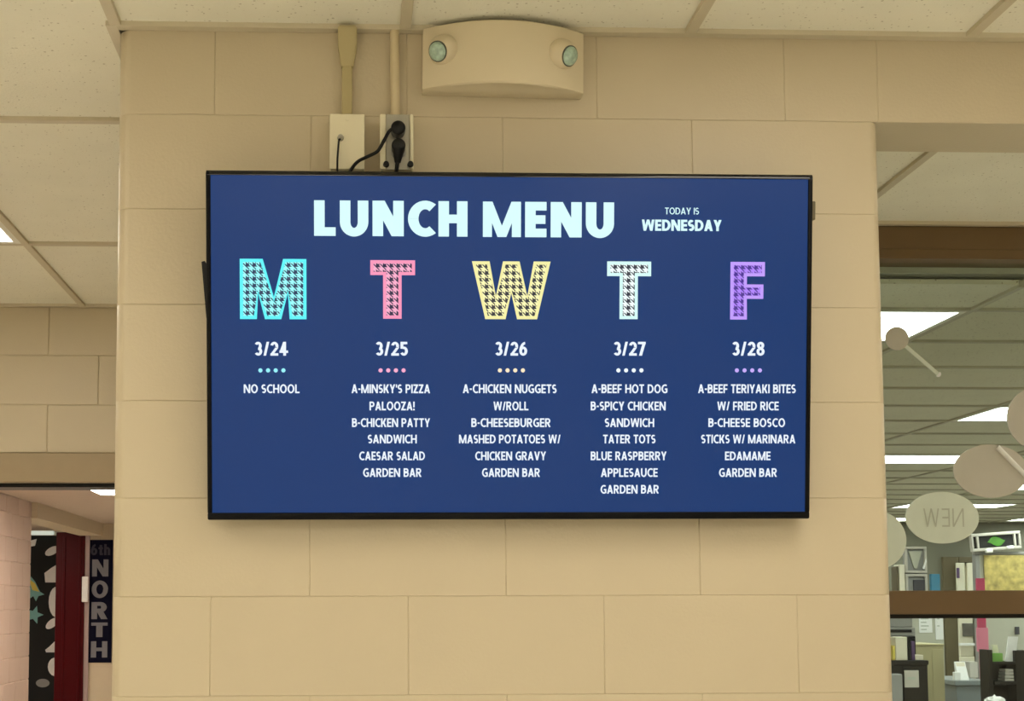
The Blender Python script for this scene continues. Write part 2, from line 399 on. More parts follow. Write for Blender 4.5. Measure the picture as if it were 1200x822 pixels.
# left corridor: end wall with the door opening
DX0, DX1, DZ = -2.1, -0.30, 2.226
bm = NB(); block_wall(bm, -3.2, 0.95, DZ, ZC, 0.2, ZC + 0.004, -0.953, c=0.0035)
block_wall(bm, -3.2, DX0, 0, DZ, 0.2, ZC + 0.004, -0.953); block_wall(bm, DX1, 0.95, 0, DZ, 0.2, ZC + 0.004, -0.953)
for v in bm.verts: v.co.y += 2.789
struct('wall_corridor_end', bm, M['block'], 'tan block wall above the corridor door opening', smooth=True)
bm = NB()
ZF = 2.106
box(bm, DX0, DX1, 2.775, 3.01, ZF, DZ - 0.002, 0.004); box(bm, DX0 + 0.0, DX0 + 0.05, 2.775, 3.01, 0, ZF, 0.004); box(bm, DX1 - 0.05, DX1, 2.775, 3.01, 0, ZF, 0.004)
box(bm, DX0 + 0.05, DX1 - 0.05, 2.84, 2.99, ZF - 0.016, ZF + 0.001, 0, 1)
struct('door_1', bm, [M['tan'], M['black']], 'tan steel door frame at the end of the left corridor')

def wall_box(name, x0, x1, y0, y1, z0, z1, m, label=None):
    bm = NB(); box(bm, x0, x1, y0, y1, z0, z1); return struct(name, bm, m, label)
wall_box('wall_corridor_left', -3.4, -3.2, -6.2, 2.99, 0, ZC + 0.1, M['hallpaint'])
wall_box('wall_corridor_right', 0.95, 1.15, 0.1937, 2.99, 0, ZC, M['plaster'])
wall_box('wall_hall_back', -3.4, 5.2, -6.4, -6.2, 0, ZC + 0.1, M['hallpaint'])
wall_box('wall_hall_right', 4.8, 5.0, -6.2, 1.5, 0, ZC + 0.1, M['hallpaint'])
wall_box('wall_right_of_opening', 4.2, 4.8, 0.0, 0.1937, 0, ZH, M['block'])
wall_box('floor', -3.4, 5.2, -6.4, 3.0, -0.1, 0, M['floor'])

# ceiling tiles (lay-in panels) with the cells of the light panels left open
XB, Y0 = 0.403, 0.575
def tiles(bm, xs, ys, z, skip, gap=0.004):
    for i in range(len(xs) - 1):
        for j in range(len(ys) - 1):
            if (i, j) in skip: continue
            box(bm, xs[i] + gap, xs[i + 1] - gap, ys[j] + gap, ys[j + 1] - gap, z + 0.009, z + 0.025)
def grid(bm, xs, ys, z, w=0.0238, x0=None, x1=None):
    for x in xs[1:-1]: box(bm, x - w / 2, x + w / 2, ys[0], ys[-1], z - 0.001, z + 0.022, 0.0012)
    for y in ys[1:-1]: box(bm, xs[0], xs[-1], y - w / 2, y + w / 2, z - 0.0014, z + 0.0215, 0.0012)
XE = XB - 0.6096                                            # grid bar in line with the pillar's left edge
hall_x = [XE] + [XB + k * 0.6096 for k in range(0, 8)] + [4.8]
hall_y = [-6.2] + [Y0 + k * 1.2192 for k in range(-5, 0)] + [0.0]
left_y = [-6.2] + [Y0 + k * 1.2192 for k in range(-5, 2)] + [2.789]
left_x = [-3.2] + [XB + k * 0.6096 for k in range(-5, 0)]
def cell(x, y):
    xs, ys = (left_x, left_y) if x < XE else (hall_x, hall_y)
    i = max(k for k in range(len(xs)) if xs[k] < x); j = max(k for k in range(len(ys)) if ys[k] < y); return i, j, xs, ys
LC = [(-1.12, -1.25), (1.32, -1.25), (-1.12, -3.7), (1.32, -3.7), (0.1, -3.7), (-2.4, -5.5), (0.7, -5.5), (-2.4, -3.7), (2.54, -3.7), (-0.5, -5.5), (1.93, -5.5), (-1.12, 1.0), (-2.4, 1.0)]
hskip = {cell(x, y)[:2] for x, y in LC if x > XE}
lskip = {cell(x, y)[:2] for x, y in LC if x < XE}
bm = NB(); tiles(bm, hall_x, hall_y, ZC, hskip)
tiles(bm, left_x, left_y, ZC, lskip)
back_x, back_y = [XE, XB, 0.95], [0.1937, Y0, Y0 + 1.2192, 2.789]   # behind the pillar
tiles(bm, back_x, back_y, ZC, set())
struct('ceiling', bm, M['tile'], 'speckled lay-in tile ceiling of the hall and corridor')
bm = NB(); grid(bm, hall_x, hall_y[:-1] + [-0.022], ZC); grid(bm, left_x, left_y, ZC); grid(bm, back_x, back_y, ZC)
box(bm, XE - .0119, XE + .0119, -6.2, 0.0, ZC - .001, ZC + .022, .0012)
box(bm, -0.2032, 4.8, -0.024, 0.0, ZC - 0.0018, ZC + 0.012, 0.001)         # wall angle along the block wall
box(bm, -0.2272, -0.2032, -0.024, 2.765, ZC - 0.0018, ZC + 0.012, 0.001)
box(bm, -3.2, -0.2032, 2.765, 2.789, ZC - 0.0018, ZC + 0.012, 0.001)
struct('trim_1', bm, M['grid'], 'painted metal grid bars of the tile ceiling')
wall_box('ceiling_slab', -3.4, 5.2, -6.4, 3.0, ZC + 0.12, ZC + 0.2, M['plaster'])
# alcove beyond the lintel
ax = [1.15, 1.857, 1.857 + 0.6096, 1.857 + 2 * 0.6096, 1.857 + 3 * .6096, 4.8]; ay = [0.1937, 1.47]
bm = NB(); tiles(bm, ax, ay, ZC, {(4, 0)}); struct('ceiling_alcove', bm, M['tile'], 'tile ceiling of the alcove behind the lintel')
bm = NB(); grid(bm, ax, ay, ZC); box(bm, 1.15, 4.8, 1.447, 1.47, ZC - .0018, ZC + .012)
struct('trim_2', bm, M['grid'], 'grid bars of the alcove ceiling')

def panel(x0, x1, y0, y1, z, m, label, name='ceiling_light'):
    g = thing(name, label, 'light', ((x0 + x1) / 2, (y0 + y1) / 2, z)); w, d = (x1 - x0) / 2 - 0.012, (y1 - y0) / 2 - 0.012
    bm = NB(); f = 0.022
    for a, b, c, e in ((-w, w, -d, -d + f), (-w, w, d - f, d), (-w, -w + f, -d + f, d - f), (w - f, w, -d + f, d - f)): box(bm, a, b, c, e, 0.0, 0.06)
    box(bm, -w, w, -d, d, 0.06, 0.08)
    obj('frame', bm, M['whitemetal'], g)
    bm = NB(); box(bm, -w + f, w - f, -d + f, d - f, 0.006, 0.012); obj('diffuser', bm, m, g)
    return g
panel(ax[4], 4.8, ay[0], ay[1], ZC, M['panel_hall'], 'added alcove ceiling light panel beyond the right edge of the photo')  # unseen panel added to brighten the alcove and the papers on the glass
HL = ['glowing ceiling light panel ahead of the wall, left of the television', 'glowing ceiling light panel ahead of the wall, above the television right end',
      'ceiling light panel behind the viewer on the left', 'ceiling light panel behind the viewer in the middle', 'ceiling light panel straight above and behind the viewer',
      'rearmost ceiling light panel by the left wall', 'rearmost ceiling light panel in the middle',
      'added ceiling light panel behind the viewer beside the left wall', 'added ceiling light panel behind the viewer, furthest right', 'added rearmost ceiling light panel, second from the left wall', 'added rearmost ceiling light panel, furthest right']  # extra rear panels added for a gentler gradient down the block wall
HL += ['glowing panel in the left corridor ceiling, cut by the left edge of the photo', 'added corridor ceiling light panel outside the frame, nearest the left wall']  # outer corridor panel added to brighten the end wall and pillar edge
for (x, y), lb in zip(LC, HL):
    i, j, xs, ys_ = cell(x, y)
    panel(xs[i], xs[i + 1], ys_[j], ys_[j + 1], ZC, M['panel_hall'], lb)

# ------------------------------------------------------------------ north hall seen through the left door
ZN = 2.53
wall_box('floor_north_hall', -6.0, 2.0, 3.0, 20.0, -0.1, 0, M['floor'])
bm = NB(); box(bm, -6.0, 2.0, 2.99, 20.0, ZN, ZN + 0.1); struct('ceiling_north_hall', bm, M['northceil'], 'plain beige ceiling of the hall beyond the door')
bm = NB(); block_wall(bm, 0, 6.7, 0, ZN, 0.2, ZN + 0.06, 0.1, c=0.007)
rot = Matrix.Translation((-2.60, 3.0, 0)) @ Matrix.Rotation(math.pi / 2, 4, 'Z')
for v in bm.verts: v.co = rot @ v.co
struct('wall_north_left', bm, M['pinklit'], 'painted block wall with pink light in its colour, inside the hall beyond the left door', smooth=True)
wall_box('wall_north_right', 1.0, 1.2, 3.0, 20, 0, ZN, M['pinklit'])
wall_box('wall_north_end', -6.0, 1.0, 16.2, 16.4, 0, ZN, M['plaster'])
wall_box('wall_north_far_left', -6.2, -6.0, 3.0, 16.4, 0, ZN, M['plaster'])
wall_box('wall_north_header', -2.80, -2.55, 9.7, 13.2, ZN - 0.14, ZN, M['plaster'], 'beige bulkhead over the opening in the hall wall')
for x0, y0, lb in ((-1.75, 7.7, 'white light at the hall ceiling, partly hidden behind the block wall corner'), (-1.75, 4.3, 'added ceiling light just inside the hall beyond the door'), (-4.6, 11.0, 'added ceiling light over the black display board'), (-0.6, 12.5, 'added ceiling light at the far end of the hall')):  # all but the partly hidden light are added to brighten the hall
    g = thing('ceiling_light', lb, 'light', (x0 + .6, y0 + .3, ZN))
    bm = NB(); box(bm, -.62, .62, -.32, .32, -0.03, -0.0005, 0.01); obj('frame', bm, M['whitemetal'], g)
    bm = NB(); box(bm, -.58, .58, -.28, .28, -0.045, -0.03, 0.006); obj('diffuser', bm, M['panel_north'], g)

def pbox(bm, x0, y0, x1, y1, Y, d=0.02, bev=0.0, mi=0, down=None):
    """box whose front face fills the photograph rectangle at depth Y"""
    a, b = at(x0, y0, Y), at(x1, y1, Y)
    box(bm, a.x, b.x, Y, Y + d, down if down is not None else b.z, a.z, bev, mi); return bm

# red door post, pale trim and banner wall
YR = 12.9
a = at(66, 624, YR); b = at(97, 800, YR)
g = thing('red_door', 'dark red metal door leaf beside the black display board', 'door', (a.x, YR, 0))
bm = NB(); box(bm, 0, b.x - a.x, 0, 0.06, 0, a.z, 0.01)
obj('door_panel', bm, M['red'], g)
bm = NB(); w = b.x - a.x; box(bm, w * .24, w * .34, -0.012, -0.0, 0.1, a.z - 0.05, 0.005); box(bm, w * .80, w * .90, -0.012, 0.0, 0.1, a.z - 0.05, 0.005)
obj('ridge', bm, M['red'], g)
p0, p1 = at(98, 620, 12.95), at(150, 620, 12.95)
bm = NB(); box(bm, p0.x, p1.x + 1.2, 12.95, 13.2, 0, ZN); struct('wall_north_banner', bm, M['plaster'], 'beige wall stub that carries the banner')
bm = NB(); a = at(97.5, 626, 12.93); b = at(103, 800, 12.93); box(bm, a.x, b.x, 12.92, 12.95, 0, a.z, 0.004)
struct('trim_3', bm, M['mauve'], 'pale mauve corner strip beside the red door')
a, b = at(103.5, 633, 12.935), at(130.5, 777, 12.935)
g = thing('wall_banner', 'dark navy banner with grey letters spelling 6th NORTH down the wall', 'banner', ((a.x + b.x) / 2, 12.935, b.z))
W2, HB = (b.x - a.x) / 2, a.z - b.z
bm = NB(); box(bm, -W2, W2, 0, 0.012, 0, HB, 0.003); obj('cloth', bm, M['navy'], g)
bm = NB()
for ch, ya, yb in (('N', 656, 676), ('O', 681, 701), ('R', 706, 726), ('T', 730, 747), ('H', 752, 771)):
    zt, zb = at(116, ya, 12.93).z - b.z, at(116, yb, 12.93).z - b.z
    lay_text(bm, ch, -W2 * .66, W2 * .66, zb, zt, 0.27, y=-0.002, dy=0.0004)
lt = obj('lettering', bm, M['bannergrey'], g); lt['label'] = 'grey block letters reading NORTH'
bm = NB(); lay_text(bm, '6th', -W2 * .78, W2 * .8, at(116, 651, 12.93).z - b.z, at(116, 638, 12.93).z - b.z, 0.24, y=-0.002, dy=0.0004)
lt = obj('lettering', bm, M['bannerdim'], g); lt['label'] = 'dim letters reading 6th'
a, b = at(96, 676, 12.86), at(102.5, 706, 12.86)
bm = NB(); box(bm, a.x, b.x, 12.86, 12.90, b.z, a.z, 0.008)
tag(obj('paper_notice', bm, M['paper']), 'small white notice on the edge between red door and banner', 'notice')

# black display board with paper shapes, further back
YD = 14.6
a, b = at(30, 628, YD), at(72, 900, YD)
bm = NB(); box(bm, a.x - 1.5, b.x, YD, YD + 0.04, 0.35, a.z, 0.005)
box(bm, a.x - 1.5, b.x, YD - 0.015, YD + 0.01, a.z, a.z + 0.05, 0.005, 1)
tag(obj('display_board', bm, [M['board'], M['greypaper']]), 'black papered display board on legs beyond the red door', 'display board')
bm = NB(); box(bm, a.x - 1.5, b.x, YD + 0.041, YD + 0.1, 0, 2.4); struct('wall_north_board', bm, M['plaster'], 'wall stub behind the display board')
bm = NB(); pbox(bm, 36, 621, 62, 627, YD - 0.1, 0.08, 0.01); tag(obj('picture_light', bm, M['dimstrip']), 'narrow pale light strip over the display board', 'light')
def cut(pts, Y, th, m, name, label, cat, group=None):
    bm = NB(); P = [at(x, y, Y) for x, y in pts]
    prism(bm, [(p.x, p.z) for p in P], Y, Y + th, 'y'); o = obj(name, bm, m); return tag(o, label, cat, group)
def ell(cx, cy, rx, ry, rot=0, n=18): 
    r = math.radians(rot)
    return [(cx + rx * math.cos(t) * math.cos(r) - ry * math.sin(t) * math.sin(r), cy + rx * math.cos(t) * math.sin(r) + ry * math.sin(t) * math.cos(r)) for t in [2 * math.pi * i / n for i in range(n)]]
GP = 'white paper shapes down the display board'
for pts, lb in ((ell(61, 646, 9, 4.5, -28), 'white paper leaf, topmost on the black board'),
                ([(52, 672), (60, 666), (70, 660), (70, 683), (53, 683)], 'white paper fan, second from the top on the black board'),
                (ell(66, 706, 9, 18, 0), 'tall white paper oval halfway down the black board'),
                (ell(61, 731, 9, 4.5, -40), 'small white paper leaf under the tall oval on the black board'),
                ([(53, 762), (58, 758), (68, 748), (70, 765), (54, 765)], 'white paper wedge low on the black board'),
                (ell(65, 782, 9, 11, 0), 'white paper oval lowest on the black board'),
                (ell(50, 801, 8, 5, 0), 'grey smudged paper blossom at the foot of the black board')):
    cut(pts, YD - 0.008, 0.006, M['paper'] if 'grey' not in lb else M['grey'], 'paper_shape', lb, 'paper cutout', GP)
def star(cx, cy, r, k=.45, rot=0): return [(cx + (r if i % 2 == 0 else r * k) * math.sin(math.pi * i / 5 + rot), cy - (r if i % 2 == 0 else r * k) * math.cos(math.pi * i / 5 + rot)) for i in range(10)]
cut([(36, 676), (41, 682), (47, 694), (52, 697), (45, 699), (42, 705), (39, 699), (33, 703), (34, 690)], YD - .009, .006, M['teal'], 'paper_star', 'teal paper star with a yellow point on the black board', 'paper star', 'paper stars')
cut([(34, 679), (41, 684), (46, 694), (38, 692)], YD - .014, .004, M['yellow'], 'paper_point', 'yellow paper point on the upper teal star', 'paper cutout')
cut(star(40, 721, 11, .45, .3), YD - .009, .006, M['teal'], 'paper_star', 'plain teal paper star below the yellow tipped one', 'paper star', 'paper stars')
cut([(35, 634), (43, 632), (41, 640), (35, 641)], YD - .009, .006, M['paper'], 'paper_scrap', 'white paper scrap in the top left of the black board', 'paper cutout')

# ------------------------------------------------------------------ library beyond the alcove glass
YS = 1.5
wall_box('floor_alcove', 1.15, 5.2, 0.0, 1.6, -0.1, 0.001, M['floor'])
wall_box('floor_library', 1.0, 12.0, 1.6, 18.2, -0.1, 0, M['carpet'])
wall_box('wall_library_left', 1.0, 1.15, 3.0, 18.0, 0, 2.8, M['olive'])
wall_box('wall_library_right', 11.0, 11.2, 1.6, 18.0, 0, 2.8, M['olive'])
ZL = 2.66
lx = [1.15, 1.30] + [1.30 + 1.22 * k for k in range(1, 9)]; ly = [1.62] + [2.0 + .6096 * k for k in range(0, 25)]
lskip = set(); LL = []
for i in range(len(lx) - 1):
    for j in range(len(ly) - 1):
        if i % 2 == 1 and (j - 1) % 4 == 0: lskip.add((i, j)); LL.append((i, j))
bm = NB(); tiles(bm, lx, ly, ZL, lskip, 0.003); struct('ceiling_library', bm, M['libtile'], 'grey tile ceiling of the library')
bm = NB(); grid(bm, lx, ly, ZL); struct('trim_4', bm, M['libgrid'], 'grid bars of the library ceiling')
wall_box('ceiling_library_slab', 1.0, 11.2, 1.6, 18.2, ZL + .1, ZL + .2, M['olive'])
rows = ['first', 'second', 'third', 'fourth', 'fifth', 'sixth']
for i, j in LL:
    lb = 'library light panel, %s row behind the glass, %s column from left' % (rows[(j - 1) // 4], rows[i // 2])
    panel(lx[i], lx[i + 1], ly[j], ly[j + 1], ZL, M['panel_lib'], lb)

# storefront frame: head, jambs, cross bar; panes are separate windows
zt = ZC - 0.002; z1 = at(1100, 305, YS).z; zm0, zm1 = at(1120, 725, YS).z, at(1120, 692.5, YS).z
bm = NB()
box(bm, 1.15, 4.8, YS - 0.03, YS + 0.10, z1, zt, 0.003)
box(bm, 1.15, 4.8, YS - 0.034, YS + 0.04, z1 - 0.004, z1 + 0.028, 0.002)
box(bm, 1.15, 1.25, YS, YS + .1, 0, z1, 0.003); box(bm, 4.7, 4.8, YS, YS + .1, 0, z1, 0.003); box(bm, 1.25, 4.7, YS, YS + .1, 0, 0.1)
struct('trim_5', bm, M['brown'], 'brown steel head of the library window wall')
bm = NB(); box(bm, 1.25, 4.7, YS - 0.03, YS + 0.07, zm0 + .013, zm1, 0.003); box(bm, 1.25, 4.7, YS - 0.012, YS + 0.05, zm0, zm0 + .0135, 0, 1); struct('trim_6', bm, [M['brown'], M['wood']], 'brown cross bar of the library window wall')  # dark strip stands for the shade under the bar
zb = at(1100, 320, YS + 0.1).z
bm = NB(); box(bm, 1.15, 4.8, YS + 0.105, YS + 0.16, zb, zt); box(bm, 1.15, 4.8, YS + .16, YS + .2, zb - .002, zb + .02)
struct('wall_library_bulkhead', bm, M['greygreen'])
bm = NB(); box(bm, 1.25, 4.7, YS + 0.02, YS + 0.026, zm1, z1); struct('window_1', bm, M['glass'], 'clear pane above the brown cross bar')
bm = NB(); box(bm, 1.25, 4.7, YS + 0.02, YS + 0.026, 0.1, zm0); struct('window_2', bm, M['glass'], 'clear pane below the brown cross bar')

# paper shapes stuck on the pane
YP = YS + 0.017
def disc(cx, cy, rx, ry, m, name, label, cat, group=None, children=None):
    c = at(cx, cy, YP); s = F_PX / (YP - CAM.y)
    g = thing(name, label, cat, (c.x, YP, c.z), group=group)
    bm = NB(); prism(bm, [(rx / s * math.cos(t), ry / s * math.sin(t)) for t in [2 * math.pi * i / 48 for i in range(48)]], -0.002, 0.0025, 'y')
    obj('paper', bm, m, g); return g, s
GO = 'paper ovals on the library glass'
g, s = disc(1104, 607, 44.5, 31, M['palepaper'], 'paper_oval', 'pale green paper oval with faint mirrored lettering, taped to the glass', 'paper oval', GO)
bm = NB(); lay_text(bm, 'NEW', -23 / s, 26 / s, -11 / s, 11 / s, 0.11, 0.22, y=-0.0025, flip=True, dy=0.0001); obj('lettering', bm, M['ink'], g)
disc(1161, 552.5, 45.5, 32, M['greypaper'], 'paper_oval', 'grey paper oval above the lettered oval on the glass', 'paper oval', GO)
disc(1222, 491, 44, 40, M['greypaper'], 'paper_oval', 'paper oval cut by the right edge of the photo', 'paper oval', GO)
disc(1026, 633, 37, 35, M['palepaper'], 'paper_oval', 'pale paper oval half hidden behind the block wall', 'paper oval', GO)
g, s = disc(1051, 397, 14.3, 14.3, M['greypaper'], 'paper_lollipop', 'small grey paper disc with a stick, under the light on the glass', 'paper cutout')
bm = NB(); d = Vector((49, 0, -43)) / s; cyl(bm, d * .20, d, 0.0065, 0.0065, 12); bmesh.ops.scale(bm, vec=(1, .2, 1), verts=bm.verts[:]); obj('stick', bm, M['palepaper'], g)
bm = NB(); dome(bm, d, d, 0.010, 16, 6); bmesh.ops.scale(bm, vec=(1, .3, 1), verts=bm.verts[:]); obj('tip', bm, M['paper'], g)
# glare on the grey oval, modelled as a thin white rod
a, b = at(1169, 524, YP - .004), at(1204, 560, YP - .004)
bm = NB(); cyl(bm, a, b, 0.008, 0.008, 12)
tag(obj('glare_streak', bm, M['paper']), 'white streak modelling glare across the grey oval', 'glare streak')

# back wall and door of the library
YB = 15.2
dx0, dx1 = at(1103, 650, YB).x, at(1152, 650, YB).x; dz = at(1103, 653, YB).z
bm = NB(); box(bm, 1.15, dx0, YB, YB + .2, 0, ZL + .1); box(bm, dx1, 11.0, YB, YB + .2, 0, ZL + .1); box(bm, dx0, dx1, YB, YB + .2, dz, ZL + .1)
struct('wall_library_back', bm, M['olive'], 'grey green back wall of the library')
jx = at(1121, 650, YB).x
bm = NB(); box(bm, dx0, jx, YB - .05, YB + .2, 0, dz, .01); box(bm, jx, dx1, YB - .05, YB + .2, dz - .08, dz, .01); box(bm, dx1 - .05, dx1, YB - .05, YB + .2, 0, dz - .08, .01)
struct('door_2', bm, M['doorbrown'], 'dark brown door frame at the back of the library')
wall_box('wall_library_closet', dx0, dx1 + 1.0, YB + 1.2, YB + 1.3, 0, dz, M['creampaper'])
YQ = YB - 0.1
g = thing('cream_cabinet', 'cream cabinet with a framed dark landscape print, in the back doorway', 'cabinet', (at(1132, 700, YQ).x, YQ, 0))
cx = g.location.x; s = F_PX / (YQ - CAM.y)
def Q(x, y): p = at(x, y, YQ); return p.x - cx, p.z
x0, zt_ = Q(1122, 661); x1, zb_ = Q(1142.5, 770)
bm = NB(); box(bm, x0, x1, 0, .5, 0, zb_, .01); box(bm, x0, x1, .02, .5, zb_, zt_ - .02, .01); obj('body', bm, M['creampaper'], g)
for xa, xb in ((1120, 1131), (1132.3, 1142.5)):
    a0, z0_ = Q(xa, 660); a1, z1_ = Q(xb, 700); bm = NB(); box(bm, a0, a1, -.02, .019, z1_, z0_, .008); obj('door', bm, M['creampaper'], g)
a0, z0_ = Q(1119.5, 666); a1, z1_ = Q(1123, 678); bm = NB(); box(bm, a0, a1, -.05, -.021, z1_, z0_, .005); obj('handle', bm, M['purple'], g)
a0, z0_ = Q(1128, 731); a1, z1_ = Q(1145, 746); bm = NB(); box(bm, a0, a1, -.03, .019, z1_, z0_, .004); obj('picture', bm, M['photo'], g)
a0, z0_ = Q(1123, 754); a1, z1_ = Q(1146, 757); bm = NB(); box(bm, a0, a1, -.05, .0, z1_, z0_, .004); obj('ledge', bm, M['paper'], g)

# pinboard partition on the right with map, green sign, pink card
YT = 10.0
a = at(1146, 648, YT)
g = thing('pinboard_partition', 'grey green pinboard partition behind the dark hutch', 'partition', (a.x, YT + .02, 0))
bm = NB(); box(bm, 0, 3.2, 0, .06, 0.1, a.z - .02, .006); obj('panel', bm, M['greygreen'], g)
bm = NB(); box(bm, -.02, 3.22, -.008, .068, a.z - .02, a.z + .01, .006); box(bm, -.02, .02, -.008, .068, 0, a.z - .02, .004); obj('frame', bm, M['grey'], g)
a, b = at(1153, 651, YT), at(1222, 712, YT)
bm = NB(); box(bm, a.x, b.x, YT - .002, YT + .008, b.z, a.z, .001); tag(obj('wall_map', bm, M['map']), 'yellow and brown map poster on the pinboard', 'poster')
a, b = at(1140, 624, YT - .05), at(1199, 645, YT - .05)
g = thing('green_sign', 'white framed sign with a green picture, over the yellow map', 'sign', ((a.x + b.x) / 2, YT - .03, b.z), (0, math.radians(-4), 0))
W2, Hh = (b.x - a.x) / 2, a.z - b.z
bm = NB(); f = Hh * .17
box(bm, -W2, W2, 0, .05, 0, f, .006); box(bm, -W2, W2, 0, .05, Hh - f, Hh, .006)
for xa in (-W2, -W2 * .78, W2 * .72, W2 - f * .7): box(bm, xa, xa + f * .7, 0, .05, f, Hh - f, .004)
obj('frame', bm, M['greypaper'], g)
bm = NB(); box(bm, -W2 + .01, W2 - .01, .02, .045, f * .9, Hh - f * .9); obj('backing', bm, M['board'], g)
bm = NB(); prism(bm, [(W2 * .38 * math.cos(t) + .03 * W2, Hh * .5 + Hh * .30 * math.sin(t) ** 3 * .9 + Hh * .05 * math.cos(3 * t)) for t in [2 * math.pi * k / 20 for k in range(20)]], .014, .0195, 'y'); obj('picture', bm, M['brightgreen'], g)
bm = NB(); box(bm, W2 * .38, W2 * .66, -.02, .01, -.0, Hh * .2, .01); obj('paper_tag', bm, M['paper'], g); bm = NB(); box(bm, -W2 * .5, -W2 * .2, -.02, .01, -.02, Hh * .1, .01); obj('paper_tag', bm, M['paper'], g)
bm = NB(); pbox(bm, 1144, 678, 1156, 736, 9.6, .02, .003); pbox(bm, 1145, 736, 1159, 764, 9.6, .025, .003, 1); pbox(bm, 1148.5, 764, 1159, 800, 9.6, .025, .003, 1, down=0.0)
tag(obj('pink_card', bm, [M['hotpink'], M['pink']]), 'tall hot pink card standing between cream cabinet and pinboard', 'card')
bm = NB(); pbox(bm, 1190, 735, 1195, 744, YT - .004, .02, .002); tag(obj('pen_clip', bm, M['darkink']), 'small dark clip on the pinboard above the white sheet', 'clip')

# dark hutch on a desk, right
YH = 7.0
def Lx(px, Y=YH): return at(px, 760, Y).x
def Lz(py, Y=YH): return at(1160, py, Y).z
g = thing('desk_hutch', 'dark desk hutch with shelves, in front of the pinboard', 'hutch', (Lx(1158), YH, 0))
X0 = g.location.x; w = Lx(1215) - X0
bm = NB(); box(bm, 0, w, -.25, .6, .72, .75, .004); obj('desk_top', bm, M['wood'], g)
for x in (0.0, w - .04): bm = NB(); box(bm, x, x + .04, 0, .58, 0, .72, .003); obj('leg', bm, M['wood'], g)
for k, (x, top) in enumerate(((0, 762), (Lx(1189.5) - X0, 763))):
    bm = NB(); box(bm, x, x + (.03 if k == 0 else .12), .0, .15, .75, Lz(top), .003); obj('side_panel', bm, M['wood'], g)
bm = NB(); box(bm, .031, Lx(1189.5) - X0 - .001, .0, .14, Lz(779), Lz(776), .003); obj('shelf', bm, M['wood'], g)
bm = NB(); box(bm, .031, Lx(1189.5) - X0 - .001, -.02, .14, Lz(803), Lz(799), .003); obj('shelf', bm, M['wood'], g)
bm = NB(); box(bm, .031, Lx(1189.5) - X0 - .001, .14, .15, .75, Lz(779.5), .001); obj('back_panel', bm, M['wood'], g)
zs = Lz(776) + .0005
def lean(px0, px1, ptop, Y, z, m, name, label, cat, tilt=0.0, dd=.02, skew=0):
    a, b = at(px0, ptop, Y), at(px1, ptop, Y); bm = NB(); w = b.x - a.x; h = a.z - z
    prism(bm, [(-w / 2, 0), (w / 2, 0), (w / 2 + skew, h), (-w / 2 + skew, h)], 0, dd, 'y')
    o = obj(name, bm, m, loc=((a.x + b.x) / 2, Y, z)); return tag(o, label, cat)
o = lean(1163, 1175, 766, YH + .02, zs, M['green'], 'green_box', 'green card box on the hutch shelf', 'box', dd=.07)
lean(1166, 1172, 756, YH + .095, zs, M['creampaper'], 'paper_slip', 'pale paper slip sticking up behind the green box', 'paper', dd=.01, skew=-.02)
lean(1177, 1188.5, 746.5, YH + .04, zs, M['paper'], 'white_sheet', 'white printed sheet leaning on the hutch shelf', 'paper', dd=.01, skew=.03)
bm = NB()
for k in range(4): z = Lz(799) + .001 + .022 * k; box(bm, Lx(1177) + .004 * k, Lx(1188), YH + .01 + .003 * k, YH + .12, z, z + .018, .002)
tag(obj('paper_stack', bm, M['greypaper']), 'stack of papers on the lower hutch shelf', 'paper stack')
bm = NB(); random.seed(3)
bmesh.ops.create_icosphere(bm, subdivisions=3, radius=1.0)
for v in bm.verts: v.co = Vector((v.co.x * .07, v.co.y * .06, v.co.z * .05 + .0)) * (1 + .28 * math.sin(9 * v.co.x + 5 * v.co.z) * math.cos(7 * v.co.y + 3))
zmin = min(v.co.z for v in bm.verts)
c = at(1166, 826, YH - .1)
# sits on a tray that stands on the desk
bm2 = NB(); box(bm2, c.x - .1, c.x + .1, YH - .18, YH - .021, .7505, c.z - .05, .006); tag(obj('letter_tray', bm2, M['wood']), 'dark letter tray under the crumpled paper', 'tray')
o = obj('crumpled_paper', bm, M['paper'], smooth=True, loc=(c.x, YH - .1, c.z - .05 - zmin)); tag(o, 'crumpled white paper under the hutch shelf', 'paper')

# grey desk with slanted calendar and box
YG = 7.75
g = thing('grey_desk', 'grey desk left of the dark hutch', 'desk', (at(1119, 800, YG).x, YG, 0))
wz = at(1130, 798, YG + .0).z; w = at(1164, 800, YG).x - g.location.x
bm = NB(); box(bm, 0, w, 0, .7, wz - .04, wz, .006); obj('desk_top', bm, M['deskgrey'], g)
bm = NB(); box(bm, .02, w - .005, .02, .66, 0, wz - .04, .004); obj('pedestal', bm, M['deskgrey'], g)
gx = g.location.x
a, b = at(1122, 776, YG + .1), at(1135, 800, YG + .1)
g = thing('desk_calendar', 'white standing calendar with a yellow top on the grey desk', 'calendar', ((a.x + b.x) / 2 - .02, YG + .1, wz + .0005))
W2, H2 = (b.x - a.x) / 2, a.z - wz
bm = NB(); prism(bm, [(-.06, 0), (.0, 0), (.02, H2), (.008, H2)], -W2, W2, 'x'); obj('page', bm, M['paper'], g)
bm = NB(); prism(bm, [(-.004 - .06 + .045, H2 * .45), (-.002 - .06 + .045 + .008, H2 * .5), (.006, H2 * .97), (-.002, H2 * .97)], -W2 * .8, W2 * .8, 'x'); obj('print', bm, M['creampaper'], g)
bm = NB(); pbox(bm, 1136, 776, 1146.5, 796, YG + .35, .15, .006, down=wz + .0005); tag(obj('white_box', bm, M['greypaper']), 'pale grey box behind the calendar on the grey desk', 'box')
